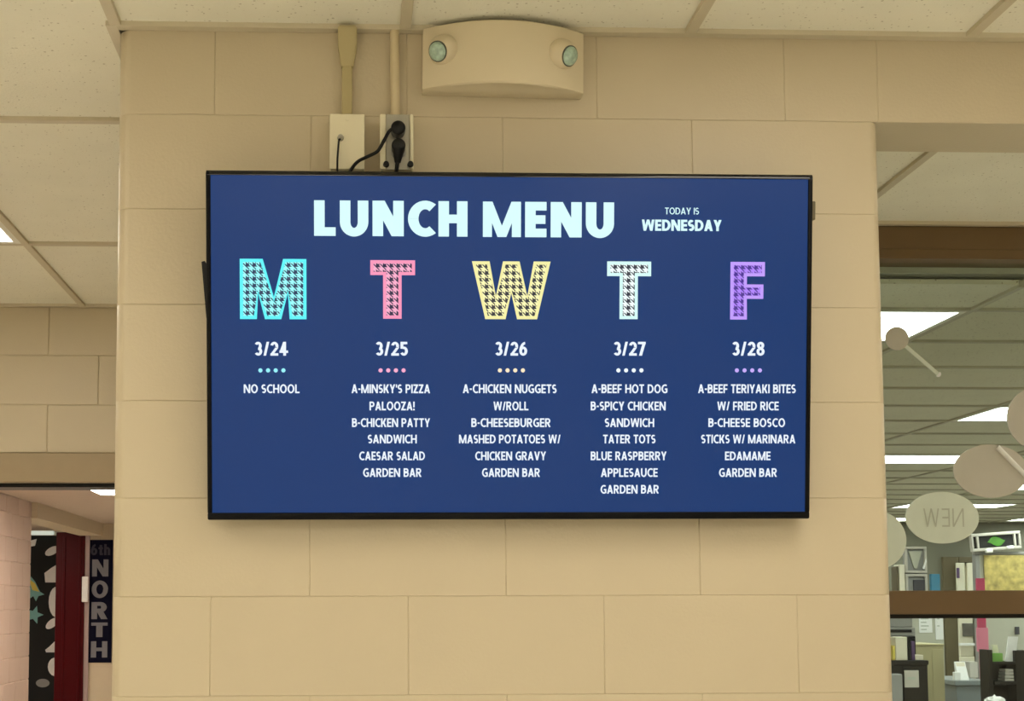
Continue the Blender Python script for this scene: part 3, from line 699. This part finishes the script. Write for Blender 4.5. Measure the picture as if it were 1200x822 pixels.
bm = NB(); a, b = at(1115, 788, YG + .02), at(1126, 806, YG + .02); box(bm, max(a.x, gx + .005), b.x, YG + .015, YG + .05, wz + .0005, a.z, .004); tag(obj('white_card', bm, M['paper']), 'small white card at the left end of the grey desk', 'card')

# left group: dark bookcase, beige cabinet, things on them
YK = 6.5
bx0, bx1 = at(1010, 780, YK).x, at(1087, 780, YK).x; bz = at(1070, 774.5, YK).z
g = thing('low_bookcase', 'dark bookcase with a note on it, beside the beige cabinet', 'bookcase', (bx0, YK, 0)); w = bx1 - bx0
bm = NB(); box(bm, -.01, w + .005, -.01, .4, bz - .03, bz, .004); obj('top', bm, M['wood'], g)
bm = NB(); box(bm, 0, w, 0, .4, 0, bz - .03, .004); obj('body', bm, M['wood'], g)
bm = NB(); box(bm, w * .62, w - .01, -.006, -.0005, bz - .32, bz - .04, .002); obj('door', bm, M['wood'], g)
a, b = at(1059.5, 786, YK - .01), at(1077, 806, YK - .01)
bm = NB(); box(bm, a.x, b.x, YK - .013, YK - .007, b.z, a.z, .001); box(bm, a.x + .02, b.x - .02, YK - .0135, YK - .012, (a.z + b.z) / 2 - .005, (a.z + b.z) / 2 + .012, 0, 1)
tag(obj('taped_note', bm, [M['greypaper'], M['ink']]), 'pale note taped to the front of the dark bookcase', 'note')
a, b = at(1048, 790, YK - .06), at(1056, 816, YK - .06)
bm = NB(); box(bm, a.x - .25, b.x, YK - .10, YK - .02, 0, a.z, .01); tag(obj('grey_bin', bm, M['grey']), 'slim grey bin standing against the dark bookcase', 'bin')
def onbc(x0, x1, top, Y, d, m, name, label, cat, bev=.004):
    bm = NB(); a, b = at(x0, top, Y), at(x1, top, Y); box(bm, a.x, b.x, Y, Y + d, bz + .0005, a.z, bev); return tag(obj(name, bm, m), label, cat)
onbc(1049, 1063, 747, YK + .03, .10, M['creampaper'], 'cream_binder', 'thick cream binder standing on the dark bookcase', 'binder')
onbc(1046, 1048.8, 757, YK + .03, .10, M['yellow'], 'yellow_book', 'yellow book left of the cream binder', 'book')
onbc(1064, 1067.5, 746, YK + .05, .10, M['black'], 'black_book', 'black book right of the cream binder', 'book')
onbc(1068, 1072, 752, YK + .05, .10, M['purple'], 'purple_book', 'purple book between black book and beige cabinet', 'book')
onbc(1072.5, 1082, 768, YK + .05, .10, M['creampaper'], 'small_box', 'small cream box at the right end of the bookcase top', 'box')
a, b = at(1020, 746, YK + .2), at(1074, 775, YK + .2)
bm = NB(); box(bm, a.x, b.x, YK + .2, YK + .38, bz + .0005, a.z, .006); tag(obj('black_case', bm, M['black']), 'black case behind the cream binder', 'case')
g = thing('printer', 'grey printer on the black case at the left edge of the glass', 'printer', (a.x, YK + .2, a.z + .0005))
W_ = b.x - a.x; H_ = at(1060, 722, YK + .2).z - a.z
bm = NB(); box(bm, 0, W_, 0, .18, 0, H_ * .42, .006); box(bm, 0.01, W_ - .01, .02, .18, H_ * .42, H_, .008); obj('body', bm, M['grey'], g)
bm = NB(); box(bm, .03, W_ - .03, -.012, -.0005, H_ * .18, H_ * .32, .003); obj('tray', bm, M['black'], g)
# beige cabinet
YC = 7.4
a, b = at(1070, 755, YC), at(1108, 822, YC)
g = thing('beige_cabinet', 'tall beige metal cabinet left of the back doorway', 'cabinet', (a.x, YC, 0)); w = b.x - a.x
bm = NB(); box(bm, 0, w, 0, .45, 0, a.z - .015, .006); obj('body', bm, M['beige'], g)
bm = NB(); box(bm, -.004, w + .004, -.006, .452, a.z - .015, a.z, .005); obj('top', bm, M['beige'], g)
bm = NB(); box(bm, w * .6, w - .01, -.008, -.0005, .08, a.z - .04, .004); obj('door', bm, M['beige'], g)
# shelf screen with notices behind, holder, binder and blue card above the cross bar
YW = 8.6
a, b = at(1020, 716, YW), at(1108, 708, YW)
g = thing('office_screen', 'grey screen with a top ledge behind the beige cabinet', 'screen', (a.x, YW, 0))
bm = NB(); box(bm, 0, b.x - a.x, .05, .10, 0, b.z - .03, .004); obj('panel', bm, M['greygreen'], g)
bm = NB(); box(bm, 0, b.x - a.x, -.03, .22, b.z - .03, b.z, .004); obj('ledge', bm, M['grey'], g)
lz = b.z + .0005
for x0, x1, y1, lb in ((1077, 1093, 742, 'wide white notice on the grey screen'), (1096, 1106, 750, 'narrow white notice right of the wide one on the grey screen')):
    a, b = at(x0, 722, YW + .04), at(x1, y1, YW + .04); bm = NB(); box(bm, a.x, b.x, YW + .043, YW + .0495, b.z, a.z, .001)
    for k in range(4): box(bm, a.x + .015, b.x - .03 - .02 * (k % 2), YW + .042, YW + .044, a.z - .03 - .03 * k, a.z - .02 - .03 * k, 0, 1)
    tag(obj('paper_notice', bm, [M['paper'], M['ink']]), lb, 'notice', 'notices on the grey screen')
def onledge(x0, x1, top, Y, d, m, name, label, cat):
    bm = NB(); a, b = at(x0, top, Y), at(x1, top, Y); box(bm, a.x, b.x, Y, Y + d, lz, a.z, .004); return tag(obj(name, bm, m), label, cat)
onledge(1053.5, 1060, 662, YW + .02, .12, M['creampaper'], 'cream_folder', 'tall cream folder on the screen ledge, left of the grey holder', 'folder')
onledge(1050.5, 1053, 664, YW + .02, .12, M['doorbrown'], 'brown_folder', 'thin brown folder left of the tall cream folder', 'folder')
onledge(1091, 1101.5, 673, YW + .03, .04, M['blue'], 'blue_card', 'small blue card standing on the screen ledge', 'card')
a, b = at(1060.5, 641, YW + .05), at(1087.5, 692, YW + .05)
g = thing('document_holder', 'grey two tier document holder on the screen ledge', 'document holder', ((a.x + b.x) / 2, YW + .05, lz))
W2, H2 = (b.x - a.x) / 2, a.z - lz
bm = NB(); box(bm, -W2, W2, .03, .06, 0, H2, .006); obj('back_panel', bm, M['grey'], g)
bm = NB(); f = .02
for za, zb2 in ((0.0, H2 * .52), (H2 * .54, H2)):
    box(bm, -W2, W2, 0, .029, za, za + f, .003); box(bm, -W2, W2, 0, .029, zb2 - f, zb2, .003); box(bm, -W2, -W2 + f, 0, .029, za + f, zb2 - f, .003); box(bm, W2 - f, W2, 0, .029, za + f, zb2 - f, .003)
obj('frame', bm, M['greypaper'], g)
bm = NB(); box(bm, -W2 * .25, W2 * .8, .012, .0285, H2 * .20, H2 * .42, .003); obj('picture', bm, M['darkink'], g)
bm = NB(); prism(bm, [(-W2 * .6, H2 * .92), (W2 * .6, H2 * .92), (W2 * .1, H2 * .62), (-W2 * .15, H2 * .62)], .012, .0285, 'y'); obj('folded_sheet', bm, M['greygreen'], g)
bm = NB(); prism(bm, [(W2 * .55, H2 * .62), (W2 * .7, H2 * .60), (W2 * .95, H2 * .74), (W2 * .9, H2 * .80)], -.004, .0, 'y'); obj('paper_slip', bm, M['paper'], g)

# ------------------------------------------------------------------ television
TOPY, BOTY = -0.140, -0.060
BL, BR, TL, TR = at(243, 610, BOTY), at(950, 608, BOTY), at(241, 199, TOPY), at(952, 205, TOPY)
base = (BL + BR) / 2
ux = ((BR - BL).normalized() + (TR - TL).normalized()).normalized()
uz = ((TL - BL).normalized() + (TR - BR).normalized()); uz = (uz - ux * uz.dot(ux)).normalized(); uy = uz.cross(ux)
R3 = Matrix((ux, uy, uz)).transposed()
tv = thing('television', 'black wall mounted television showing the blue lunch menu', 'television', base, R3.to_euler())
TI = R3.transposed()
def tl(x, y):                                               # photograph pixel -> television's own plane
    v = ray(x, y); t = (base - CAM).dot(uy) / v.dot(uy); p = TI @ (CAM + v * t - base); return p.x, p.z
TWl = min(tl(243, 610)[0], tl(241, 199)[0]) * .5 + max(tl(243, 610)[0], tl(241, 199)[0]) * .5
TWr = (tl(950, 608)[0] + tl(952, 205)[0]) / 2
TT = (tl(241, 199)[1] + tl(952, 205)[1]) / 2
sl, stp = tl(246.3, 204); sr, sbt = tl(945.8, 602)
sl = TWl + .0095; sr = TWr - .0095; stp = TT - .0095; sbt = .0145
TD = 0.028
bm = NB()
box(bm, TWl, TWr, 0, TD, 0, sbt, .003); box(bm, TWl, sl, 0, TD, sbt - .002, TT - .002, .003); box(bm, sr, TWr, 0, TD, sbt - .002, TT - .002, .003)
arc = []
for k in range(11):                                          # softly rounded glossy top rail
    q = math.radians(2 + 42 * (k / 10)); arc.append(q)
py_, pz_ = 0.0, TT - .0085; tp = [(py_, stp), (py_, pz_)]; step = .0085 / sum(math.cos(q) for q in arc)
for q in arc: py_ += step * math.sin(q); pz_ += step * math.cos(q); tp.append((py_, pz_))
tp += [(TD, pz_), (TD, stp)]
prism(bm, tp, TWl + .001, TWr - .001, 'x', 1)
obj('bezel', bm, [M['matte'], M['gloss']], tv, smooth=True)
bm = NB(); box(bm, TWl + .004, TWr - .004, TD - .006, TD + .006, .004, TT - .004, .003); box(bm, TWl + .22, TWr - .22, TD, TD + .022, .06, TT - .2, .012); obj('back_housing', bm, M['black'], tv)
bm = NB(); box(bm, sl - .002, sr + .002, .0035, .02, sbt - .002, stp + .002); scr = obj('screen', bm, M['scr'], tv)
bm = NB()
bm.free()
for xx in (-.22, .22):
    bm = NB(); box(bm, xx - .02, xx + .02, TD + .006, TD + .034, .05, TT - .06, .002); obj('mount_rail', bm, M['steel'], tv)
# small pieces at the sides
a = tl(957.5, 235); b = tl(951, 257)
bm = NB(); box(bm, TWr - .002, a[0], .008, .024, b[1], a[1], .002); o = obj('side_tab', bm, M['doorbrown'], tv); o['label'] = 'brown tab on the right edge'
p = [tl(235.3, 306), tl(239, 305), tl(243, 312), tl(243, 375), tl(241, 372)]
bm = NB(); prism(bm, p, .012, .03, 'y'); obj('side_bracket', bm, M['black'], tv)
# writing on the screen
YT_ = -0.0000
def ft(bm, s, x0, x1, yc, hpx, t=.2, gap=.1, y=.003):
    (u0, v0), (u1, v1) = tl(x0, yc + hpx / 2), tl(x1, yc - hpx / 2)
    lay_text(bm, s, u0, u1, v0, v1, t, gap, y)
bm = NB(); ft(bm, 'LUNCH', 368, 548, 256, 40.5, .305, .12); ft(bm, 'MENU', 566, 720, 257.3, 40.5, .305, .12)
o = obj('heading', bm, M['scrtitle'], scr); o['label'] = 'large pale heading LUNCH MENU'
bm = NB(); ft(bm, 'TODAY IS', 779.5, 819.5, 247.2, 7.6, .17); ft(bm, 'WEDNESDAY', 752.5, 846, 264, 12.5, .26, .07); obj('day_line', bm, M['scrtitle'], scr)
cols = [
 (317.5, '3/24', (298, 337.5), ['NO SCHOOL'], [(285.5, 351)]),
 (459, '3/25', (440, 478), ["A-MINSKY'S PIZZA", 'PALOOZA!', 'B-CHICKEN PATTY', 'SANDWICH', 'CAESAR SALAD', 'GARDEN BAR'], [(412, 504), (433, 486), (412.5, 504), (431, 488.5), (421, 498), (425.5, 494)]),
 (599, '3/26', (580, 618), ['A-CHICKEN NUGGETS', 'W/ROLL', 'B-CHEESEBURGER', 'MASHED POTATOES W/', 'CHICKEN GRAVY', 'GARDEN BAR'], [(542.5, 652.5), (578.5, 619.5), (552.5, 645.5), (538, 657), (557, 640), (565, 633)]),
 (738.5, '3/27', (719, 757), ['A-BEEF HOT DOG', 'B-SPICY CHICKEN', 'SANDWICH', 'TATER TOTS', 'BLUE RASPBERRY', 'APPLESAUCE', 'GARDEN BAR'], [(693.5, 782.5), (692.5, 780.5), (709, 767), (707, 768.5), (692.5, 781.5), (704.5, 771), (704, 772.5)]),
 (877.5, '3/28', (858, 896.5), ['A-BEEF TERIYAKI BITES', 'W/ FRIED RICE', 'B-CHEESE BOSCO', 'STICKS W/ MARINARA', 'EDAMAME', 'GARDEN BAR'], [(818.5, 933), (841, 913), (830.5, 920.5), (822, 932.5), (850, 903.5), (843, 911)])]
ys = [455.8, 476, 495.6, 514.8, 534.6, 554.2, 573.8]
dots_c = [(0.30, .85, .95), (0.95, .40, .60), (.98, .80, .55), (.85, .95, .98), (.55, .40, .95)]
dotx = [(305, 314, 323, 332), (446, 455, 464, 473), (586, 595, 604, 613), (725, 734, 743, 752), (864, 873, 882, 891)]
for k, (xc, date, dx, lines, ext) in enumerate(cols):
    bm = NB(); ft(bm, date, dx[0], dx[1], 408.8, 16.2, .22, .09); o = obj('date', bm, M['scrwhite'], scr)
    o['label'] = 'date %s' % date
    bm = NB()
    for s_, e, y in zip(lines, ext, ys): ft(bm, s_, e[0], e[1], y, 10.2, .215, .10)
    o = obj('menu_text', bm, M['scrwhite'], scr); o['label'] = 'white menu lines under %s' % date
    bm = NB()
    for x in dotx[k]:
        u, v = tl(x, 434.2); bm.faces.new([bm.verts.new((u + .0043 * math.cos(q), .003, v + .0043 * math.sin(q))) for q in [2 * math.pi * i / 16 for i in range(16)]])
    obj('dots', bm, screen_mat('dots', dots_c[k], base=(.02, .02, .02)), scr)
LET = {
 'M': [(0, 0), (0, 1), (.345, 1), (.51, .37), (.65, 1), (1, 1), (1, 0), (.745, 0), (.72, .43), (.62, 0), (.375, 0), (.275, .43), (.255, 0)],
 'T': [(.285, 0), (.285, .745), (0, .745), (0, 1), (1, 1), (1, .745), (.70, .745), (.70, 0)],
 'W': [(.17, 0), (0, 1), (.225, 1), (.305, .40), (.395, 1), (.605, 1), (.705, .40), (.785, 1), (1, 1), (.83, 0), (.575, 0), (.50, .45), (.43, 0)],
 'F': [(0, 0), (0, 1), (1, 1), (1, .75), (.48, .75), (.48, .61), (.96, .61), (.96, .36), (.48, .36), (.49, 0)]}
days = [('M', 281, 359, 303.5, 374, (.10, .90, .95), (.32, .98, 1.0), (.004, .03, .10), 'cyan letter M with a checked pattern'),
        ('T', 434, 486.5, 305, 373.5, (.95, .30, .50), (.92, .42, .62), (.012, .006, .05), 'pink letter T with a checked pattern'),
        ('W', 553, 645.5, 306.5, 374, (.90, .86, .38), (.95, .92, .48), (.012, .016, .03), 'yellow letter W with a checked pattern'),
        ('T', 711.5, 763.5, 306.5, 374, (.66, .97, .93), (.88, 1.0, 1.0), (.006, .015, .04), 'pale mint letter T with a checked pattern'),
        ('F', 856, 897, 307, 374.5, (.52, .32, 1.0), (.42, .22, .95), (.05, .012, .28), 'purple letter F with a checked pattern')]
for ch, x0, x1, y0, y1, c1, c2, ck, lb in days:
    (u0, v0), (u1, v1) = tl(x0, y1), tl(x1, y0)
    pts = [(u0 + (u1 - u0) * a, v0 + (v1 - v0) * b) for a, b in LET[ch]]
    area = sum(pts[i][0] * pts[(i + 1) % len(pts)][1] - pts[(i + 1) % len(pts)][0] * pts[i][1] for i in range(len(pts))) / 2
    sg = 1 if area > 0 else -1
    n = len(pts); ins = []; TH = .0066
    for i in range(n):
        p, q, r = Vector(pts[i - 1]), Vector(pts[i]), Vector(pts[(i + 1) % n])
        d1, d2 = (q - p).normalized(), (r - q).normalized()
        n1, n2 = Vector((-d1.y, d1.x)) * sg, Vector((-d2.y, d2.x)) * sg
        m = (n1 + n2); m = m / max(.35, m.dot(n1)); ins.append(q + m * TH)
    bm = NB(); bm.faces.new([bm.verts.new((a, .003, b)) for a, b in pts])
    o = obj('day_letter', bm, screen_mat('letter_' + ch, c1, base=(.02, .02, .02)), scr); o['label'] = lb
    me = o.data
    b2 = bmesh.new(); b2.from_mesh(me)
    iv = [b2.verts.new((p.x, .0027, p.y)) for p in ins]
    for tri in tessellate_polygon([[Vector((p.x, p.y, 0)) for p in ins]]):
        b2.faces.new([iv[q] for q in tri]).material_index = 1
    b2.to_mesh(me); b2.free(); me.materials.append(tooth_mat('checked_' + ch, c2, ck, .0138))

# bracket on the wall behind the television
bm = NB(); zb0 = base.z
box(bm, .30, .92, -.012, -.0005, zb0 + .20, zb0 + .26, .002); box(bm, .30, .92, -.012, -.0005, zb0 + .44, zb0 + .50, .002)
for xx in (base.x - .22, base.x + .22): box(bm, xx - .02, xx + .02, -.028, -.012, zb0 + .1, zb0 + .52, .002)
tag(obj('wall_bracket', bm, M['steel']), 'steel wall bracket hidden behind the television', 'bracket')

# ------------------------------------------------------------------ emergency light above the television
a, b = at(494, 75, 0), at(680.3, 75, 0)
ex, ew = (a.x + b.x) / 2, (b.x - a.x) / 2
ezb = at(587, 114.5, 0).z
eh = at(494.6, 34, -.032).z - ezb
em = thing('emergency_light', 'cream twin lamp emergency light on the wall under the ceiling', 'emergency light', (ex, 0, ezb), (0, math.radians(.9), 0))
DE, DM = .030, .088
def front(x): return -(DE + (DM - DE) * (1 - (x / ew) ** 2))
NS = 40
prof = [(-ew, -.0005)] + [(-ew + 2 * ew * i / NS, front(-ew + 2 * ew * i / NS)) for i in range(NS + 1)] + [(ew, -.0005)]
bm = NB(); rings = []
for z, s in ((0, .003), (.003, 0), (eh - .003, 0), (eh, .003)):
    rings.append([bm.verts.new((x * (1 - s / ew), min(-.0005, y + s), z)) for x, y in prof])
n = len(prof)
for A, B in zip(rings[:-1], rings[1:]):
    for i in range(n): bm.faces.new((A[i], A[(i + 1) % n], B[(i + 1) % n], B[i]))
bm.faces.new(rings[0]); bm.faces.new(rings[-1])
obj('housing', bm, M['cream'], em, smooth=True)
def el(px, py, Y):
    p = at(px, py, Y); return p.x - ex, p.z - ezb
for (cx_, cy_), dirv, lab in (((519.5, 58), (-.55, -.72, -.42), 0), ((658, 62), (.60, -.70, -.38), 1)):
    hx, hz = el(cx_, cy_, -.06); hy = front(hx) + .004
    slope = (front(hx + .001) - front(hx - .001)) / .002
    nrm = Vector((-slope, -1, 0)).normalized() * 1.0
    nrm = Vector((slope, -1, 0)).normalized()
    c0 = Vector((hx, hy, hz)); r = .0325
    bm = NB(); dome(bm, c0, nrm, r, 32, 12, .95)
    hd = obj('lamp_head', bm, M['cream'], em, smooth=True)
    bm = NB()
    for k in range(32):
        pass
    d = Vector(dirv).normalized(); lc = c0 + d * r * .735
    cyl(bm, lc - d * .012, lc + d * .0015, .0222, .0215, 32); obj('lens_rim', bm, M['lensrim'], hd, smooth=True)
    bm = NB(); dome(bm, lc + d * .0012, d, .0198, 28, 8, .56); obj('lens', bm, M['lens'], hd, smooth=True)

# ------------------------------------------------------------------ raceway, pipe, boxes and cords over the television
xl0, xl1 = at(396, 40, -.022).x, at(418.5, 40, -.022).x; xn0, xn1 = at(400.5, 105, -.018).x, at(413, 105, -.018).x
ztop, zk, zn = ZC - .001, at(407, 56, -.02).z, at(407, 79, -.02).z
zbx = at(406, 134, -.045).z
rw = thing('wire_raceway', 'flat olive tan wire raceway from the ceiling to the left outlet box', 'raceway', ((xn0 + xn1) / 2, 0, zbx))
rx = rw.location.x
bm = NB(); prism(bm, [(xl0 - rx, ztop - zbx), (xl0 - rx, zk - zbx), (xn0 - rx - .001, zn - zbx), (xn1 - rx + .001, zn - zbx), (xl1 - rx, zk - zbx), (xl1 - rx, ztop - zbx)], -.030, -.0005, 'y')
for v in bm.verts:
    if v.co.y < -.02: v.co.y = -.043 + .021 * max(0, min(1, (ztop - zbx - v.co.z) / (ztop - zn)))
bmesh.ops.bevel(bm, geom=bm.edges[:], offset=.003, segments=2, affect='EDGES'); obj('adapter', bm, M['race'], rw)
bm = NB(); box(bm, xn0 - rx, xn1 - rx, -.020, -.0005, 0, zn - zbx + .002, .003); obj('channel', bm, M['race'], rw)
pcx = at(463.3, 80, -.014).x; pr = .0098
pp = thing('conduit_pipe', 'round cream conduit pipe from the ceiling to the right outlet box', 'conduit', (pcx, -.014, zbx), (0, math.radians(-.6), 0))
bm = NB(); cyl(bm, (0, 0, 0.001), (0, 0, ZC - .002 - zbx), pr, pr, 24); obj('pipe', bm, M['pipe'], pp, smooth=True)
bm = NB(); cyl(bm, (0, 0, 0), (0, 0, .014), pr + .0025, pr + .002, 24); obj('fitting', bm, M['pipe'], pp, smooth=True)

BD = -.048
def bxs(x0, x1): return at(x0, 165, BD).x, at(x1, 165, BD).x
zbot = zbx - .118
x0, x1 = bxs(386.2, 427.3)
jb = thing('jack_box', 'ivory surface box with a jack and one thin cable', 'outlet box', ((x0 + x1) / 2, 0, zbot)); jx_ = jb.location.x; w = (x1 - x0) / 2
bm = NB(); box(bm, -w + .001, w - .001, BD + .004, -.0005, 0, .118, .003); obj('box', bm, M['ivory'], jb)
bm = NB(); box(bm, -w, w, BD, BD + .0038, 0, .118, .0018); obj('cover_plate', bm, M['ivory'], jb)
p = at(399, 161, BD - .004); jl = (p.x - jx_, p.z - zbot)
bm = NB(); cyl(bm, (jl[0], BD - .008, jl[1]), (jl[0], BD, jl[1]), .0055, .007, 16); cyl(bm, (jl[0] + .001, BD - .0075, jl[1] + .0), (jl[0] + .001, BD - .012, jl[1]), .003, .003, 12); obj('jack', bm, M['steel'], jb, smooth=True)
bm = NB()
for zz in (.106, .014): cyl(bm, (0, BD - .0012, zz), (0, BD, zz), .0028, .003, 12)
obj('screw', bm, M['ivory'], jb, smooth=True)
bm = NB(); c1 = at(397.5, 163, BD - .016); tube(bm, [c1 + Vector((.002, .006, .001)), c1 + Vector((-.0005, 0, -.003)), at(396, 178, BD - .015), at(395.3, 192, BD - .012), at(395.5, 206, BD - .0)  + Vector((0, .004, -.01)), at(395.5, 230, BD + .02)], .0022, 10)
tag(obj('antenna_cable', bm, M['black'], smooth=True), 'thin dark cable hanging from the ivory jack box', 'cable')

x0, x1 = bxs(445.2, 484.5)
ob = thing('outlet_box', 'steel outlet box with cream edges and two black plugs', 'outlet box', ((x0 + x1) / 2, 0, zbot)); ox_ = ob.location.x; w = (x1 - x0) / 2
bm = NB(); box(bm, -w + .001, w - .001, BD + .004, -.0005, 0, .118, .003); obj('box', bm, M['ivory'], ob)
bm = NB(); box(bm, -w, -w + .013, BD - .004, BD + .0038, 0, .118, .003); box(bm, w - .008, w, BD - .004, BD + .0038, 0, .118, .003); obj('cover_edge', bm, M['ivory'], ob)
bm = NB(); box(bm, -w + .0132, w - .0082, BD, BD + .0036, 0, .118, .001); obj('cover_plate', bm, M['steel'], ob)
for py_ in (152, 178):
    p = at(467, py_, BD); q = [(p.x - ox_ + .016 * math.cos(t), max(-.0115, min(.0115, .017 * math.sin(t))) + p.z - zbot) for t in [2 * math.pi * k / 28 for k in range(28)]]
    bm = NB(); prism(bm, q, BD - .003, BD - .0002, 'y'); obj('receptacle', bm, M['grey'], ob)
for px_ in (452.5, 481): 
    p = at(px_, 193, BD - .004); bm = NB(); cyl(bm, (p.x - ox_, BD - .012, p.z - zbot), (p.x - ox_, BD - .0042, p.z - zbot), .0055, .0065, 16); o = obj('thumb_screw', bm, M['black'], ob, smooth=True)
# plugs with their cords
p = at(466.5, 151.5, BD - .02)
g = thing('power_plug', 'upper black plug whose cord runs down to the left', 'plug', p)
bm = NB(); cyl(bm, (0, .0165, 0), (0, -.010, 0), .0145, .0150, 24); dome(bm, (0, -.0095, 0), (0, -1, 0), .0150, 24, 8, .55); obj('plug_body', bm, M['black'], g, smooth=True)
bm = NB()
def rel(x, y, Y): return at(x, y, Y) - p
tube(bm, [(-.002, -.008, .002), rel(457, 153, BD - .028), rel(451, 163, BD - .028), rel(445.5, 173, BD - .026), rel(441, 178.5, BD - .024), rel(430, 184, BD - .02), rel(420, 189, BD - .014), rel(413.5, 196, BD - .008), rel(409, 204, BD - .002), rel(405, 216, BD + .008), rel(402, 235, BD + .016)], .0036, 12); obj('cord', bm, M['black'], g, smooth=True)
p = at(467, 172, BD - .02)
g = thing('power_plug', 'lower black plug whose cord drops straight behind the television', 'plug', p)
bm = NB(); cyl(bm, (0, .0165, 0), (0, -.010, 0), .0140, .0145, 24); dome(bm, (0, -.0095, 0), (0, -1, 0), .0145, 24, 8, .5)
obj('plug_body', bm, M['black'], g, smooth=True)
bm = NB(); cyl(bm, (0, -.004, -.004), rel(466, 191, BD - .016), .0135, .006, 20); obj('strain_relief', bm, M['black'], g, smooth=True)
bm = NB(); tube(bm, [rel(466, 189, BD - .016), rel(465, 197, BD - .012), rel(464, 207, BD - .004), rel(463, 235, BD + .012)], .0042, 12); obj('cord', bm, M['black'], g, smooth=True)
